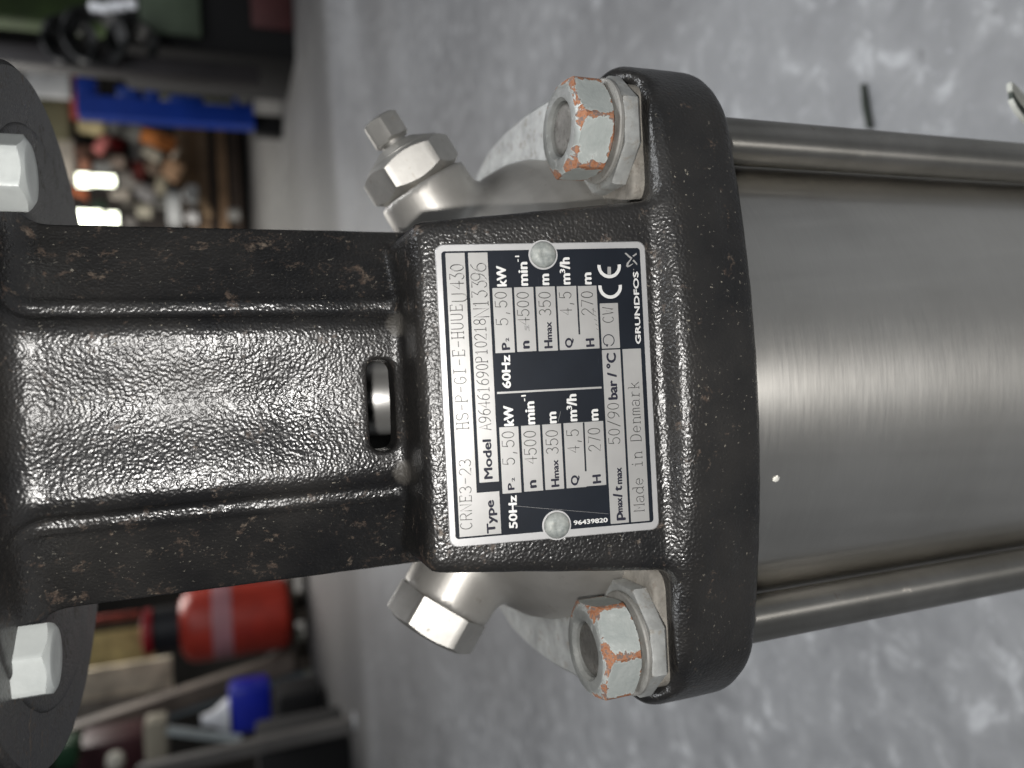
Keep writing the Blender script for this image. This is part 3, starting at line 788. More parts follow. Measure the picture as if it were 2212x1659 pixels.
# stamped characters: thin raised strokes, drawn on a 4 x 6 grid
def _arc(cx, cy, rx, ry, a0, a1, n=9): return [(cx + rx * cos(radians(a0 + (a1 - a0) * k / n)), cy + ry * sin(radians(a0 + (a1 - a0) * k / n))) for k in range(n + 1)]
G_ = {
 '0': [_arc(2, 3, 1.6, 3, 90, 450, 16)], 'O': [_arc(2, 3, 1.9, 3, 90, 450, 16)], 'o': [_arc(2, 2, 1.8, 2, 90, 450, 16)],
 '1': [[(.9, 4.9), (2, 6), (2, 0)], [(.9, 0), (3.1, 0)]],
 '2': [_arc(2, 4.3, 1.6, 1.7, 165, -30, 9) + [(.3, 0), (3.8, 0)]],
 '3': [_arc(1.9, 4.5, 1.5, 1.5, 150, -90, 9) + _arc(1.9, 1.55, 1.75, 1.55, 90, -150, 10)],
 'Z3': [[(.4, 6), (3.5, 6), (1.7, 3.6)] + _arc(1.9, 1.8, 1.8, 1.8, 85, -150, 10)],
 '4': [[(2.9, 0), (2.9, 6), (.2, 1.9), (3.9, 1.9)]], '5': [[(3.5, 6), (.7, 6), (.5, 3.2)] + _arc(1.9, 1.95, 1.8, 1.95, 130, -150, 11)],
 '6': [[(3.2, 6)] + _arc(3.4, 2.3, 2.9, 3.6, 110, 170, 5) + _arc(2, 1.8, 1.7, 1.8, 170, -190, 14)],
 '9': [[(.8, 0)] + _arc(.6, 3.7, 2.9, 3.6, -70, -10, 5) + _arc(2, 4.2, 1.7, 1.8, -10, 350, 14)],
 '7': [[(.3, 6), (3.7, 6), (1.5, 0)]], '8': [_arc(2, 4.5, 1.4, 1.5, -90, 270, 12) , _arc(2, 1.5, 1.75, 1.5, 90, 450, 12)],
 'C': [_arc(2.1, 3, 1.8, 3, 50, 310, 14)], 'G': [_arc(2.1, 3, 1.8, 3, 50, 330, 14) + [(3.7, 2.7), (2.2, 2.7)]],
 'R': [[(.5, 0), (.5, 6), (2.2, 6)] + _arc(2.2, 4.5, 1.4, 1.5, 90, -90, 7) + [(.5, 3)], [(2.2, 3), (3.8, 0)]],
 'P': [[(.5, 0), (.5, 6), (2.2, 6)] + _arc(2.2, 4.5, 1.4, 1.5, 90, -90, 7) + [(.5, 3)], [(0, 0), (1.2, 0)]],
 'N': [[(.4, 0), (.4, 6), (3.6, 0), (3.6, 6)]], 'E': [[(3.6, 4.9), (3.6, 6), (.4, 6)], [(.9, 6), (.9, 0)], [(.4, 0), (3.6, 0), (3.6, 1.1)], [(.9, 3.1), (2.9, 3.1)]],
 '-': [[(.7, 2.9), (3.4, 2.9)]], 'H': [[(.6, 0), (.6, 6)], [(3.4, 0), (3.4, 6)], [(.6, 3), (3.4, 3)], [(.1, 6), (1.2, 6)], [(.1, 0), (1.2, 0)], [(2.8, 6), (3.9, 6)], [(2.8, 0), (3.9, 0)]],
 'S': [_arc(2, 4.5, 1.6, 1.5, 30, 270, 10) + _arc(2, 1.5, 1.7, 1.5, 90, -150, 10)],
 'I': [[(2, 0), (2, 6)], [(.9, 0), (3.1, 0)], [(.9, 6), (3.1, 6)]], 'U': [[(.5, 6), (.5, 1.9)] + _arc(2, 1.9, 1.5, 1.9, 180, 360, 9) + [(3.5, 6)]],
 'A': [[(0.1, 0), (2, 6), (3.9, 0)], [(.8, 2.1), (3.2, 2.1)]], 'W': [[(.1, 6), (1, 0), (2, 4), (3, 0), (3.9, 6)]],
 'M': [[(.3, 0), (.3, 6), (2, 2.4), (3.7, 6), (3.7, 0)], [(-.1, 0), (.8, 0)], [(3.2, 0), (4.1, 0)]],
 'D': [[(.5, 0), (.5, 6), (1.8, 6)] + _arc(1.8, 3, 1.9, 3, 90, -90, 9) + [(.1, 0)]],
 'a': [_arc(1.9, 2.9, 1.4, 1.2, 150, 0, 6) + [(3.3, .4), (3.9, 0)], _arc(1.8, 1.15, 1.5, 1.15, 60, 320, 9)],
 'd': [[(2.6, 6), (3.4, 6), (3.4, 0), (4, 0)], _arc(1.9, 2, 1.6, 2, 20, 340, 12)],
 'e': [[(.4, 2.1), (3.6, 2.1)] + _arc(2, 2.05, 1.6, 2, 0, 310, 12)], 'i': [[(1, 4), (2, 4), (2, 0)], [(.9, 0), (3.1, 0)], [(2, 5.2), (2, 5.7)]],
 'n': [[(.3, 4), (.8, 4), (.8, 0)], [(.8, 2.8)] + _arc(2.1, 2.7, 1.3, 1.3, 150, 0, 6) + [(3.4, 0)], [(.3, 0), (1.3, 0)], [(2.9, 0), (3.9, 0)]],
 'm': [[(.3, 4), (.3, 0)], _arc(1.2, 2.9, .85, 1.1, 170, 0, 6) + [(2.05, 0)], _arc(2.9, 2.9, .85, 1.1, 170, 0, 6) + [(3.75, 0)]],
 'r': [[(.6, 4), (1.3, 4), (1.3, 0)], [(1.3, 2.6)] + _arc(2.6, 2.7, 1.2, 1.3, 160, 50, 5), [(.6, 0), (2.3, 0)]],
 'k': [[(.2, 6), (.8, 6), (.8, 0)], [(.8, 1.8), (3.2, 4)], [(1.7, 2.6), (3.6, 0)], [(.2, 0), (1.4, 0)]],
 ',': [[(2, .6), (1.5, -1.3)]], '/': [[(.5, -.4), (3.5, 6.4)]]}
def stamp(s, a, b_, top, wd=.17, h=.15, single=False):
    a, b_, top = map(np.array, (a, b_, top)); t = b_ - a; W_ = np.linalg.norm(t); t = t / W_; nr = np.array([-t[1], t[0]]); H = (top - a) @ nr
    if single: chars = [s]
    else: chars = list(s)
    pitch = W_ / len(chars); B_ = MB()
    for i, ch in enumerate(chars):
        for st_ in G_.get(ch, []):
            P = [a + t * (i * pitch + pitch * (.08 + .84 * x / 4)) + nr * (y / 6 * H) for x, y in st_]
            n = len(P); rings = []
            for k in range(n):
                d0 = P[min(k + 1, n - 1)] - P[max(k - 1, 0)]; d0 = d0 / max(1e-9, np.linalg.norm(d0)); nn = np.array([-d0[1], d0[0]])
                c = P[k] + (d0 * -wd * .4 if k == 0 else d0 * wd * .4 if k == n - 1 else 0)
                rings.append([(*(c + nn * wd * q), z_) for q, z_ in ((-.78, .04), (-.42, h), (-.12, h * .55), (.12, h * .55), (.42, h), (.78, .04))])
            B_.rings(rings)
    return B_.build('lettering', M['stamp'], pl, 20)
stamp('CRNE3-23', zB(520, 1180), zB(508, 612), zB(428, 1183))
stamp('HS-P-GI-E-HUUE', zB(495, 388), zA(440, 592), zB(400, 390))
stamp('A96461690P10218', zB(672, 392), zA(625, 708), zB(578, 394))
for ch, x, y, y2, tx in (('U', 480, 592, 500, 362), ('4', 455, 488, 408, 345), ('Z3', 458, 408, 345, 345), ('o', 452, 342, 276, 300),
                         ('N', 655, 714, 618, 533), ('1', 650, 626, 556, 528), ('Z3', 640, 552, 482, 520), ('Z3', 638, 474, 405, 520), ('9', 632, 420, 340, 512), ('6', 632, 350, 262, 512)):
    stamp(ch, zA(x, y), zA(x - 4, y2), zA(tx, y + 2), wd=.2, single=True)
for s_, (x, y), (x2, y2) in (('5,50', (805, 772), (790, 492)), ('4500', (975, 768), (965, 494)), ('350', (1145, 695), (1138, 494)), ('4,5', (1310, 690), (1302, 494)), ('270', (1480, 692), (1474, 490))):
    stamp(s_, zA(x, y), zA(x2, y2), zA(x - 92, y + 2))
for s_, (x, y), (x2, y2) in (('5,50', (858, 670), (850, 390)), ('4500', (1033, 660), (1022, 385)), ('350', (1203, 583), (1196, 380)), ('4,5', (1370, 572), (1362, 376)), ('270', (1538, 562), (1530, 362))):
    stamp(s_, zB(x, y), zB(x2, y2), zB(x - 94, y + 3))
stamp('CW', zA(1640, 752), zA(1636, 618), zA(1556, 754))
stamp('50/90', zB(1692, 505), zB(1680, 165), zB(1603, 508))
stamp('Made in Denmark', zB(1885, 1035), zA(1838, 1205), zB(1800, 1038))
# double-struck scratches
rs = random.Random(3)
for k in range(5):
    bar(zA(1468 + k * 9, 640 + k * 38), zA(1500 + k * 5, 660 + k * 36), .09, M['stamp'], .12).name = 'scratch'
for k in range(4): bar(zA(938 + k * 10, 770 + rs.uniform(-6, 6)), zA(942 + k * 10, 800 + rs.uniform(-10, 16)), .08, M['ink'], .06).name = 'scratch'
bar(zB(860, 990), zB(1600, 1052), .05, M['field'], .04).name = 'scratch'
bar(zB(1200, 325), zB(1222, 240), .06, M['field'], .04).name = 'scratch'

# rivets with the free metal disc around them
for c, rr in ((zA(1082, 208), 3.45), (zB(1190, 1142), 3.45)):
    cc = [(c[0] + 3.9 * cos(2 * pi * k / 40), c[1] + 3.9 * sin(2 * pi * k / 40)) for k in range(40)]
    flat('silver_field', cc, .0, .06, M['alu'], pl)
    prof = [(rr, .0), (rr, .35), (rr * .97, .62), (rr * .86, 1.0), (rr * .62, 1.42), (rr * .36, 1.58), (rr * .24, 1.42), (.05, 1.36)]
    o = MB().lathe(prof, 48).build('rivet', M['rivet'], pl, 60); o.location = (c[0] * S, c[1] * S, .00005)

# ------------------------------------------------------------------ floor
def mat_floor():
    m, nt, b = new_mat('painted_concrete')
    v = coord(nt)
    n1 = noise(nt, v, 2.2, 5, .6); n2 = noise(nt, v, 25, 5, .62, .5); n3 = noise(nt, v, 95, 4, .7); n4 = noise(nt, v, .6, 3, .5)
    c = ramp(nt, n2, [(.30, (.125, .127, .132)), (.46, (.168, .171, .177)), (.57, (.21, .213, .218)), (.67, (.42, .428, .438))])
    c = mix(nt, .45, c, ramp(nt, n1, [(.40, (.068, .07, .074)), (.60, (.205, .209, .214))]))
    c = mix(nt, ramp(nt, n3, [(.62, 0.0), (.70, .55)]), c, (.42, .435, .45))
    c = mix(nt, ramp(nt, noise(nt, v, 60, 4, .7, .8), [(.30, .6), (.37, 0.0)]), c, (.085, .085, .088))
    c = mix(nt, ramp(nt, n4, [(.38, .45), (.56, 0.0)]), c, (.095, .092, .09))
    # bare, darker concrete beyond the painted bay, with a dark band between them and a pale strip far back
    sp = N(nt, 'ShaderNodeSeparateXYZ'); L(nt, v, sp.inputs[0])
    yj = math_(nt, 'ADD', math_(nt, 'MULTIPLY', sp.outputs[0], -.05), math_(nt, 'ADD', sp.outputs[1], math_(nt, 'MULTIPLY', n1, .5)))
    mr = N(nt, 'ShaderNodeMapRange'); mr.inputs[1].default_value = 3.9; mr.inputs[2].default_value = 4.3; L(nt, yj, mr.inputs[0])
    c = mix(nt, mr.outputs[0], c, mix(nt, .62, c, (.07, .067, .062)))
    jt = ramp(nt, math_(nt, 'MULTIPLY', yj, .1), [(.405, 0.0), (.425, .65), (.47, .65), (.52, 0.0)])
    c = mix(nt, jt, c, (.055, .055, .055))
    L(nt, c, b.inputs['Base Color']); L(nt, ramp(nt, n2, [(.3, .45), (.7, .65)]), b.inputs['Roughness'])
    L(nt, bump(nt, n3, .0006, .6), b.inputs['Normal'])
    return m
FZ = -600
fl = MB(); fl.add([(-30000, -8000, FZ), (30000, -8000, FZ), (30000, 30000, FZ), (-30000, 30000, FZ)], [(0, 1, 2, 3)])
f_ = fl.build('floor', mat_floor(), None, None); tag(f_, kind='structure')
wl = MB().box((-30000, 19500, FZ), (30000, 19900, 6500)); wo = wl.build('wall', plain('dark_block_wall', (.045, .042, .038), .9, var=.3, scale=.8), None, None); tag(wo, kind='structure')


# painted strip and worn lanes lie in the floor colour; small litter on it
b = MB(); p0 = at(1870, 183, z=FZ); p1 = at(1884, 277, z=FZ)
b.tube([p0 + (0, 0, 3), (p0 + p1) / 2 + (1.5, 1, 3.5), p1 + (0, 0, 3)], [2.6, 3.4, 3.0], 8)
o = b.build('twig', plain('dark_twig', (.028, .034, .026), .85), None, 60)
tag(o, 'short dark green-black twig lying on the grey concrete beside the steel sleeve', 'twig')

# a pale strap with a dark slot reaching in at the picture's edge, beside the pump
strap = empty('cable_strap', at(2196, 215, y=-60) + (0, 0, -10))
tag(strap, 'pale strap end with a dark green slot, cut off by the picture edge', 'strap')
def strap_band(pts, w_, th, mat, name, off):
    b_ = MB(); rings = []
    for p in pts:
        p = np.array(p, float) + (0, off, 0)
        rings.append([(p[0] - w_, p[1] - th, p[2]), (p[0] + w_, p[1] - th, p[2]), (p[0] + w_, p[1] + th, p[2]), (p[0] - w_, p[1] + th, p[2])])
    b_.rings(rings); return b_.build(name, mat, strap, 60)
c0 = np.array(at(2196, 215, y=-60) + (0, 0, -10))
path = [at(x, y, y=-60) - c0 for x, y in ((2183, 205), (2190, 220), (2201, 236), (2214, 250), (2232, 264))]
o = strap_band(path, 1.6, .9, plain('dark_green_slot', (.035, .045, .036), .7), 'slot', 0)
path2 = [at(x, y, y=-60) - c0 for x, y in ((2181, 199), (2193, 209), (2204, 222), (2217, 236), (2236, 250))]
o = strap_band([p + (1.9, 0, 0) for p in path2], 1.7, 1.1, plain('pale_strap', (.42, .43, .39), .6), 'upper_rim', 0)
o = strap_band([p - (2.0, 0, 0) for p in path], .35, 1.1, plain('pale_strap_edge', (.5, .51, .47), .6), 'lower_rim', 0)

# ------------------------------------------------------------------ the workshop behind, far out of focus
def bm(name, c, rough=.7, var=.2, scale=4, **k): return plain(name, c, rough, var=var, scale=scale, **k)
def rect(px0, py0, px1, py1, Y):
    a = at((px0 + px1) / 2, py0, y=Y); b_ = at((px0 + px1) / 2, py1, y=Y); c = at(px0, (py0 + py1) / 2, y=Y); d = at(px1, (py0 + py1) / 2, y=Y)
    return b_[0], a[0], d[2], c[2]                             # x0 x1 z0 z1
def part_box(name, r, Y, dep, mat, par, bev=12):
    x0, x1, z0, z1 = r; o_ = par.location / S if par else Vector((0, 0, 0))
    b_ = MB().box((x0 - o_[0], Y - o_[1], z0 - o_[2]), (x1 - o_[0], Y + dep - o_[1], z1 - o_[2]), bev)
    return b_.build(name, mat, par, 40)
def beam(a, b_, t, mat, name, par=None):
    a, b_ = np.array(a), np.array(b_); d = (b_ - a) / np.linalg.norm(b_ - a); n1 = np.cross(d, [0, 1, 0]); n1 /= np.linalg.norm(n1); n2 = np.cross(d, n1)
    o_ = np.array(par.location / S) if par else 0
    rings = [[tuple(p + n1 * t * i + n2 * t * j - o_) for i, j in ((-.5, -.5), (.5, -.5), (.5, .5), (-.5, .5))] for p in (a, b_)]
    return MB().rings(rings).build(name, mat, par, 30)
def thing_at(name, r, Y, label, cat, group=None):
    o_ = empty(name, ((r[0] + r[1]) / 2, Y, r[2])); return tag(o_, label, cat, group)

# red gas bottle
r = rect(387, 1262, 625, 1415, 7000); xc = (r[0] + r[1]) / 2; R_ = (r[1] - r[0]) / 2; H_ = r[3] - r[2]; zb = r[2]
gb = tag(empty('gas_bottle', (xc, 7000, zb)), 'tall red gas bottle with dark collar, red cap and pale label band', 'gas bottle')
red = bm('bottle_red', (.42, .035, .018), .45, .25, 3)
MB().lathe([(R_ * .86, 0), (R_ * .98, 30), (R_, 70), (R_, H_ * .86), (R_ * .93, H_ * .93), (R_ * .7, H_ * .985), (R_ * .35, H_)], 40).build('body', red, gb, 60)
MB().lathe([(R_ * 1.0 + 1.5, H_ * .53), (R_ + 2.5, H_ * .535), (R_ + 2.5, H_ * .70), (R_ + 1.5, H_ * .705)], 40, cap=False).build('label_band', bm('bottle_label', (.42, .20, .22), .5), gb, 60)
MB().lathe([(R_ * .62, H_ * .97), (R_ * .62, H_ + 190), (R_ * .56, H_ + 190), (R_ * .56, H_ * .97)], 32, cap=False).build('collar', bm('collar_black', (.008, .009, .013), .5), gb, 40)
MB().lathe([(R_ * .2, H_ * .98), (R_ * .2, H_ + 150), (R_ * .5, H_ + 200), (R_ * .62, H_ + 210), (R_ * .62, H_ + 275), (R_ * .4, H_ + 290)], 32).build('cap', bm('cap_red', (.30, .008, .015), .5), gb, 40)
pr = tag(empty('pallet', (xc, 6800, FZ)), 'low dark wooden pallet under the red gas bottle', 'pallet')
for k in range(5): MB().box((-480, k * 150, 118), (480, k * 150 + 110, zb - FZ - 2), 4).build('deck_board', bm('old_wood', (.05, .04, .03), .9) if k == 0 else bpy.data.materials['old_wood'], pr, 40)
for k in (-430, 0, 430): MB().box((k - 45, 0, 0), (k + 45, 710, 116), 4).build('runner', bpy.data.materials['old_wood'], pr, 40)

# boards leaning behind the bottle
for (q, c, lab) in (((150, 1366, 334, 1436), (.78, .56, .24), 'yellow ochre board standing beside the gas bottle cap'),
                    ((150, 1440, 372, 1512), (.68, .60, .47), 'broad cream board with dark stains, next to the yellow board'),
                    ((150, 1512, 300, 1560), (.22, .20, .17), 'drab grey board at the outer side of the cream board'),
                    ((150, 1335, 300, 1348), (.24, .03, .015), 'thin dark red board above the yellow one'),
                    ((150, 1350, 300, 1364), (.09, .075, .05), 'thin olive brown board between red and yellow boards')):
    r = rect(*q, 8200); o = part_box('board', r, 8200 + q[1] % 7 * 10, 60, bm('board_paint_%02d' % (q[1] % 97), c, .7, .5, 5), None, 6)
    tag(o, lab, 'board', 'boards standing behind the gas bottle')
# workbench with clutter at the left edge of the upright view
wb = tag(empty('pipe_rack', (-2600, 6300, FZ)), 'leaning steel pipe rack of grey brown rails with pale feet', 'rack')
brown = bm('rail_brown', (.13, .105, .085), .6, .4); steel = bm('rail_blue_grey', (.17, .20, .21), .45, .2); dark = bm('soot_black', (.0035, .0035, .004), .9)
beam(at(140, 1592, y=7300), at(650, 1420, y=6900), 150, brown, 'rail', wb)
beam(at(240, 1586, y=7200), at(662, 1450, y=6900), 55, steel, 'pipe', wb)
beam(at(560, 1440, y=7000), at(640, 1385, y=7000), 50, brown, 'crossbar', wb)
for q, nm in (((625, 1362, 655, 1388), 'foot'), ((655, 1436, 680, 1458), 'foot')):
    r = rect(*q, 6850); part_box(nm, r, 6850, 90, bm('foot_pale', (.35, .36, .30), .5), wb, 20)
mb_ = tag(empty('dark_trolley', (-2300, 4600, FZ)), 'black low trolley with a grey rim beam and a caster in the shadow', 'trolley')
beam(at(300, 1668, y=4700), at(800, 1556, y=4300), 70, bm('trolley_rim', (.085, .08, .075), .5), 'rim_beam', mb_)
beam(at(795, 1560, y=4250), at(850, 1650, y=3700), 60, bm('trolley_leg', (.06, .055, .05), .5), 'leg', mb_)
r = rect(560, 1600, 840, 1760, 4450); part_box('tray', r, 4450, 500, dark, mb_, 20)
r = rect(600, 1500, 700, 1570, 5600); part_box('motor', r, 5600, 400, dark, mb_, 40)
MB().lathe([(5, 0), (48, 6), (56, 20), (56, 50), (48, 64), (5, 70)], 24).build('caster', bm('caster_grey', (.32, .33, .34), .4), mb_, 40)
c_ = bpy.context.scene.objects[-1] if False else [c for c in mb_.children if c.name.startswith('caster')][0]; pq = at(788, 1553, y=4200); c_.location = (Vector(pq) - mb_.location / S) * S
# blue canister with white spout
r = rect(495, 1482, 588, 1586, 5900); xc = (r[0] + r[1]) / 2; hw = (r[1] - r[0]) / 2; hh = r[3] - r[2]
cn = tag(empty('canister', (xc, 5900, r[2])), 'bright blue canister with white funnel spout on the trolley', 'canister')
MB().box((-hw, 0, 0), (hw, 260, hh), 40).build('body', bm('canister_blue', (.012, .025, .42), .35, .2), cn, 40)
MB().lathe([(hw * .75, hh + 1), (hw * .7, hh + 30), (hw * .32, hh + 120), (hw * .22, hh + 200)], 24).build('spout', bm('spout_white', (.72, .74, .78), .5), cn, 40)
cn.children[-1].location = (-.06, .12, 0)
o = beam(at(361, 1577, y=5700), at(520, 1597, y=5700), 48, bm('tube_pale', (.42, .47, .47), .4), 'pipe'); tag(o, 'pale grey pipe lying below the blue canister spout', 'pipe')
r = rect(312, 1561, 361, 1646, 5750); o = part_box('cardboard_box', r, 5750, 200, bm('beige_card', (.34, .31, .24), .8), None, 15); tag(o, 'small beige box at the end of the pale pipe', 'box')
r = rect(167, 1604, 312, 1690, 6400); o = part_box('tool_chest', r, 6400, 400, bm('maroon_lacquer', (.055, .014, .018), .5), None, 15); tag(o, 'dark maroon tool chest below the motor flange', 'chest')
r = rect(115, 1612, 165, 1662, 6000); o = part_box('green_box', r, 6000, 250, bm('green_lacquer', (.01, .055, .02), .5), None, 15); tag(o, 'small dark green box next to the maroon chest', 'box')
r = rect(226, 1632, 267, 1672, 5900); o = part_box('rag', r, 5900, 120, bm('rag_white', (.6, .58, .5), .9), None, 45); tag(o, 'crumpled off-white rag on the maroon chest', 'rag')

# right hand side: black press, girder, hose coils
pm = tag(empty('machine_press', (2900, 5500, FZ)), 'black machine housing with pale green panel and dull red base', 'machine')
part_box('housing', rect(235, -160, 640, 108, 5600), 5600, 900, dark, pm, 30)
part_box('green_panel', rect(300, -40, 432, 72, 5560), 5560, 36, bm('panel_green', (.085, .115, .075), .6), pm, 12)
part_box('red_base', rect(540, -120, 630, 60, 5560), 5560, 36, bm('base_red', (.055, .012, .012), .7), pm, 12)
gd = rect(-60, 112, 560, 152, 5400); o = part_box('girder', gd, 5400, 160, bm('girder_brown', (.013, .011, .012), .6, .4), None, 10); tag(o, 'dark brown upright girder between black machine and blue rack', 'girder')
o = part_box('tarpaulin', rect(-80, -60, 235, 44, 7600), 7600, 300, bm('tarp_green', (.03, .055, .012), .8, .6, 2), None, 60); tag(o, 'moss green tarpaulin hanging behind the hose coils', 'tarpaulin')
hose = bm('hose_black', (.008, .009, .009), .45)
for i, (px, py, rp, lab) in enumerate(((205, 75, 62, 'larger coil of black hose hung before the tarpaulin'), (150, 85, 52, 'smaller coil of black hose, higher and partly behind the larger one'), (285, 92, 50, 'loose lowest coil of black hose beside the green panel'))):
    c = at(px, py, y=5300 + 60 * i); k = np.linalg.norm(at(px, py + rp, y=5300) - at(px, py, y=5300)); hc = tag(empty('hose_coil', c), lab, 'hose', 'coils of black hose')
    for j in range(4):
        pts = [((k - j * 14) * cos(2 * pi * q / 36), 30 * j + 12 * sin(q), (k - j * 17) * sin(2 * pi * q / 36)) for q in range(37)]
        MB().tube(pts, 17, 8).build('loop', hose, hc, 60)
ch = bm('glint_white', (.85, .87, .9), .2, .05)  # plain white: the glints on a bright tube, put into the colour of lumps
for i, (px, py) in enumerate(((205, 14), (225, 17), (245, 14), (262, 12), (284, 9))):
    c = at(px, py, y=5150); o = MB().lathe([(4, -34), (26, -30), (34, -10), (34, 12), (22, 30), (4, 34)], 20).build('tube_glint', ch, None, 40); o.location = Vector(c) * S
    tag(o, 'white lump for a tube glint, %s of the five above the pale green panel' % ('topmost', 'second from the top', 'middle one', 'second from the bottom', 'lowest')[i], 'glint', 'row of white glint lumps')
# blue rack
rk = tag(empty('blue_rack', (2500, 6900, FZ)), 'tall blue steel rack with hooked top, beside the black girder', 'rack')
blue = bm('rack_blue', (.006, .040, .30), .4, .15)
a, b_ = at(165, 250, y=7000), at(545, 258, y=7000)
beam(at(170, 232, y=7000), at(548, 258, y=7000), 165, blue, 'upright', rk)
part_box('top_hook', rect(163, 165, 210, 250, 6990), 6990, 150, blue, rk, 25)
part_box('bottom_hook', rect(505, 205, 548, 255, 6990), 6990, 150, blue, rk, 25)
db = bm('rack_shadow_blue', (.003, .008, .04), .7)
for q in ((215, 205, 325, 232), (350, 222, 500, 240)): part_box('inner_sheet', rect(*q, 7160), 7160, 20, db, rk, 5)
for q in ((250, 185, 300, 210), (310, 192, 345, 215), (365, 205, 440, 225)): part_box('bin', rect(*q, 7060), 7060, 90, bm('bin_blue', (.008, .05, .30), .4), rk, 20)
part_box('foot', tuple([2380, 2560, FZ, rect(500, 205, 548, 258, 7000)[2] + 5]), 7010, 140, dark, rk, 10)
o = part_box('olive_sack', rect(335, 175, 520, 214, 7300), 7300, 200, bm('sack_olive', (.075, .08, .05), .9), None, 60); tag(o, 'drab olive sack lying along the blue rack', 'sack')
o = MB().lathe([(10, -60), (60, -50), (75, 0), (60, 50), (10, 60)], 24).build('lamp_globe', bm('globe_grey', (.2, .2, .17), .4), None, 60); o.location = Vector(at(527, 208, y=6900)) * S; tag(o, 'small dull glass globe at the foot of the blue rack', 'globe')

# far bench: timber stack and scrap
wood = [bm('timber_%s' % n, c, .8, .3, 2) for n, c in (('pale', (.40, .27, .17)), ('mid', (.30, .19, .11)), ('dark', (.05, .034, .025)))]
ts = tag(empty('timber_stack', (4300, 14800, FZ)), 'stack of long brown planks at the far end of the floor', 'timber stack')
for i, (p0_, p1_) in enumerate(((384, 405), (407, 428), (431, 450), (455, 466), (470, 490), (494, 504), (508, 520))):
    r = rect(p0_, 275, p1_, 500, 15000 + (i % 3) * 60); part_box('plank', r, 15000 + (i % 3) * 60, 400, wood[(0, 1, 0, 2, 1, 2, 2)[i]], ts, 8)
part_box('support', rect(520, 275, 536, 500, 15100), 15100, 500, dark, ts, 8)
far = [
 ('carton', (52, 150, 150, 206), (.62, .64, .66), 'white carton near the rim of the motor flange, beside a red edge strip', 'carton'),
 ('warning_strip', (150, 156, 168, 252), (.40, .07, .05), 'red upright strip between white carton and blue rack', 'strip'),
 ('plywood_sheet', (60, 206, 148, 300), (.16, .15, .09), 'olive brown board below the white carton', 'board'),
 ('paper_sack', (164, 246, 226, 286), (.52, .44, .24), 'creased straw yellow sack below the hook of the blue rack', 'sack'),
 ('grey_duct', (224, 258, 304, 292), (.24, .24, .22), 'grey bent duct beside the yellow sack', 'duct'),
 ('steel_offcut', (282, 292, 312, 350), (.17, .17, .165), 'grey steel offcut standing under the duct', 'offcut'),
 ('red_rag', (228, 292, 268, 320), (.30, .012, .014), 'bright red rag in the middle of the scrap heap', 'rag'),
 ('pink_cloth', (204, 286, 232, 330), (.45, .14, .13), 'pink cloth draped left of the red rag', 'cloth'),
 ('orange_bar', (304, 286, 378, 312), (.42, .14, .03), 'orange bar lying across the planks', 'bar'),
 ('cream_pole', (122, 300, 160, 392), (.55, .50, .43), 'cream pole close to the flange rim', 'pole'),
 ('tin', (240, 336, 270, 364), (.55, .44, .36), 'round beige tin above the white bottles', 'tin'),
 ('tan_brick', (350, 346, 392, 386), (.52, .33, .20), 'tan brick shaped block on the plank ends', 'block'),
 ('white_bottle', (394, 398, 428, 440), (.62, .64, .64), 'upper one of two white bottles on the planks', 'bottle'),
 ('white_bottle', (400, 454, 430, 484), (.60, .60, .60), 'lower one of two white bottles on the planks, by the casting', 'bottle'),
 ('grey_tub', (362, 410, 392, 492), (.36, .37, .37), 'light grey tub beside the two white bottles', 'tub'),
 ('small_tin', (492, 450, 518, 476), (.20, .20, .19), 'dull grey tin on the lowest planks', 'tin'),
 ('orange_cone', (144, 392, 188, 434), (.48, .13, .045), 'orange cone between the two bright panes', 'cone'),
 ('pale_bundle', (200, 340, 250, 372), (.40, .41, .40), 'pale grey bundle next to the round tin', 'bundle'),
 ('pale_bundle', (250, 366, 300, 402), (.36, .34, .31), 'greyish bundle below the round tin', 'bundle'),
 ('pale_bundle', (292, 396, 344, 430), (.42, .41, .41), 'whitish bundle above the tan round bucket', 'bundle'),
 ('bucket', (296, 438, 328, 470), (.30, .28, .22), 'small tan bucket near the casting edge', 'bucket'),
 ('stick_bundle', (334, 378, 362, 420), (.30, .27, .20), 'straw coloured bundle of sticks beside the tan block', 'bundle'),
 ('brown_crate', (160, 316, 230, 340), (.12, .06, .04), 'brown crate under the pink cloth', 'crate'),
 ('dark_red_can', (286, 348, 312, 392), (.14, .02, .015), 'dark red can in the heap below the steel offcut', 'can')]
rr_ = random.Random(5)
for i, (nm, q, c, lab, cat) in enumerate(far):
    Y = 13000 + (i * 137) % 900; r = rect(*q, Y); mt = bm('far_paint_%02d' % i, c, .7, .3, 2)
    wx, wz = (r[1] - r[0]) / 2, r[3] - r[2]
    if cat in ('bottle', 'tin', 'tub', 'cone', 'can', 'bucket'):
        k = {'bottle': [(.8, 0), (1, .1), (1, .7), (.5, .85), (.35, 1)], 'cone': [(1, 0), (1, .08), (.75, .1), (.2, 1)]}.get(cat, [(.85, 0), (1, .05), (1, .95), (.9, 1)])
        o = MB().lathe([(wx * a_, wz * z_) for a_, z_ in k], 24).build(nm, mt, None, 40); o.location = Vector(((r[0] + r[1]) / 2, Y, r[2])) * S
    else:
        o = part_box(nm, r, Y, 150 + 20 * (i % 5), mt, None, 60 if cat in ('rag', 'cloth', 'sack', 'bundle') else 12)
        if cat in ('rag', 'cloth', 'sack', 'bundle', 'duct', 'block', 'bar'):
            cx = Vector(((r[0] + r[1]) / 2, Y, (r[2] + r[3]) / 2)) * S; o.data.transform(Matrix.Translation(-cx)); o.location = cx; o.rotation_euler = (0, rr_.uniform(-.6, .6), 0)
    tag(o, lab, cat)
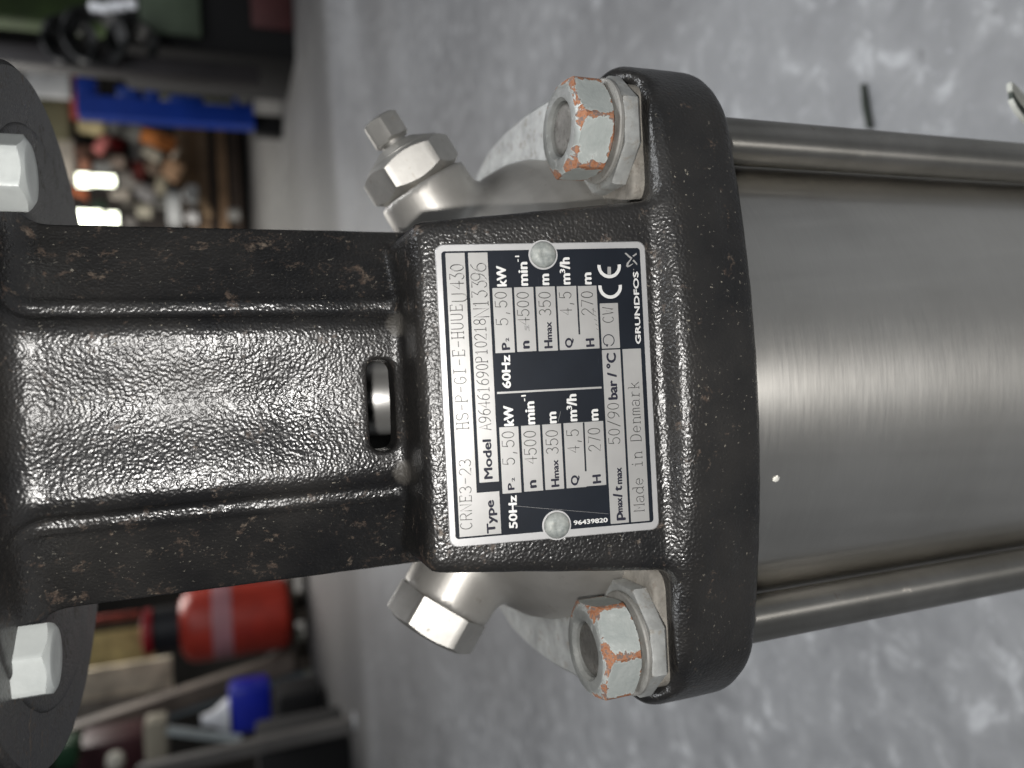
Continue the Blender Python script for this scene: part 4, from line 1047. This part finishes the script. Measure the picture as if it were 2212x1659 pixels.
# more odds and ends of the heap
more = [((306, 316, 352, 342), (.22, .20, .16), 'drab plank offcut lying against the orange bar', 'offcut'), ((316, 344, 346, 376), (.10, .07, .05), 'dark brown block left of the tan block', 'block'),
 ((236, 404, 282, 430), (.30, .27, .23), 'dusty grey-brown lump between two pale bundles', 'lump'), ((254, 432, 290, 452), (.16, .15, .13), 'drab metal lump above the small lit window', 'lump'),
 ((170, 340, 196, 368), (.42, .20, .13), 'reddish brown lump beside the cream pole', 'lump'), ((330, 424, 358, 448), (.34, .33, .30), 'light lump under the straw bundle', 'lump'),
 ((268, 462, 294, 490), (.20, .19, .18), 'grey lump by the casting beside the tan bucket', 'lump'), ((434, 420, 452, 470), (.36, .25, .15), 'short light brown batten between the planks', 'batten'),
 ((196, 432, 232, 450), (.05, .09, .06), 'dark green box between the lit windows', 'box'), ((372, 316, 384, 342), (.45, .40, .33), 'cream chip of wood on the upper planks', 'chip')]
for i, (q, c, lab, cat) in enumerate(more):
    Y = 12950 + 60 * i; r = rect(*q, Y); cx = Vector(((r[0] + r[1]) / 2, Y + 60, (r[2] + r[3]) / 2))
    b_ = MB().box((r[0] - cx[0], -60, r[2] - cx[2]), (r[1] - cx[0], 60, r[3] - cx[2]), 40)
    o = b_.build('scrap_' + cat, bm('scrap_paint_%02d' % i, c, .8, .4, 2), None, 50); o.location = cx * S; o.rotation_euler = (0, rr_.uniform(-.7, .7), 0); tag(o, lab, cat)
# bench carrying the heap
bn = tag(empty('workbench', (4000, 13000, FZ)), 'dark workbench under the far heap of scrap', 'workbench')
part_box('top', rect(150, 280, 380, 500, 14050), 14050, 900, bm('bench_dark', (.028, .023, .02), .8, .6, 3), bn, 10)
# lit panes in the back wall
pane = bm('lit_pane', (.96, 1.0, .80), .5, .02, emit=5.5)
for q in ((166, 375, 194, 402), (199, 379, 247, 400), (153, 455, 220, 486), (232, 459, 254, 486)):
    r = rect(*q, 12900); wn = tag(empty('lit_window', ((r[0] + r[1]) / 2, 12900, r[2])), {375: 'square yellow-white lit window beside the cream pole', 379: 'oblong yellow-white lit window above the longest one', 455: 'brightest and longest lit window next to the column edge', 459: 'small lit window beside the longest one'}[q[1]], 'window')
    part_box('pane', r, 12900, 30, pane, wn, 5)
    part_box('frame', (r[0] - 40, r[1] + 40, r[2] - 40, r[3] + 40), 12935, 60, dark, wn, 5)
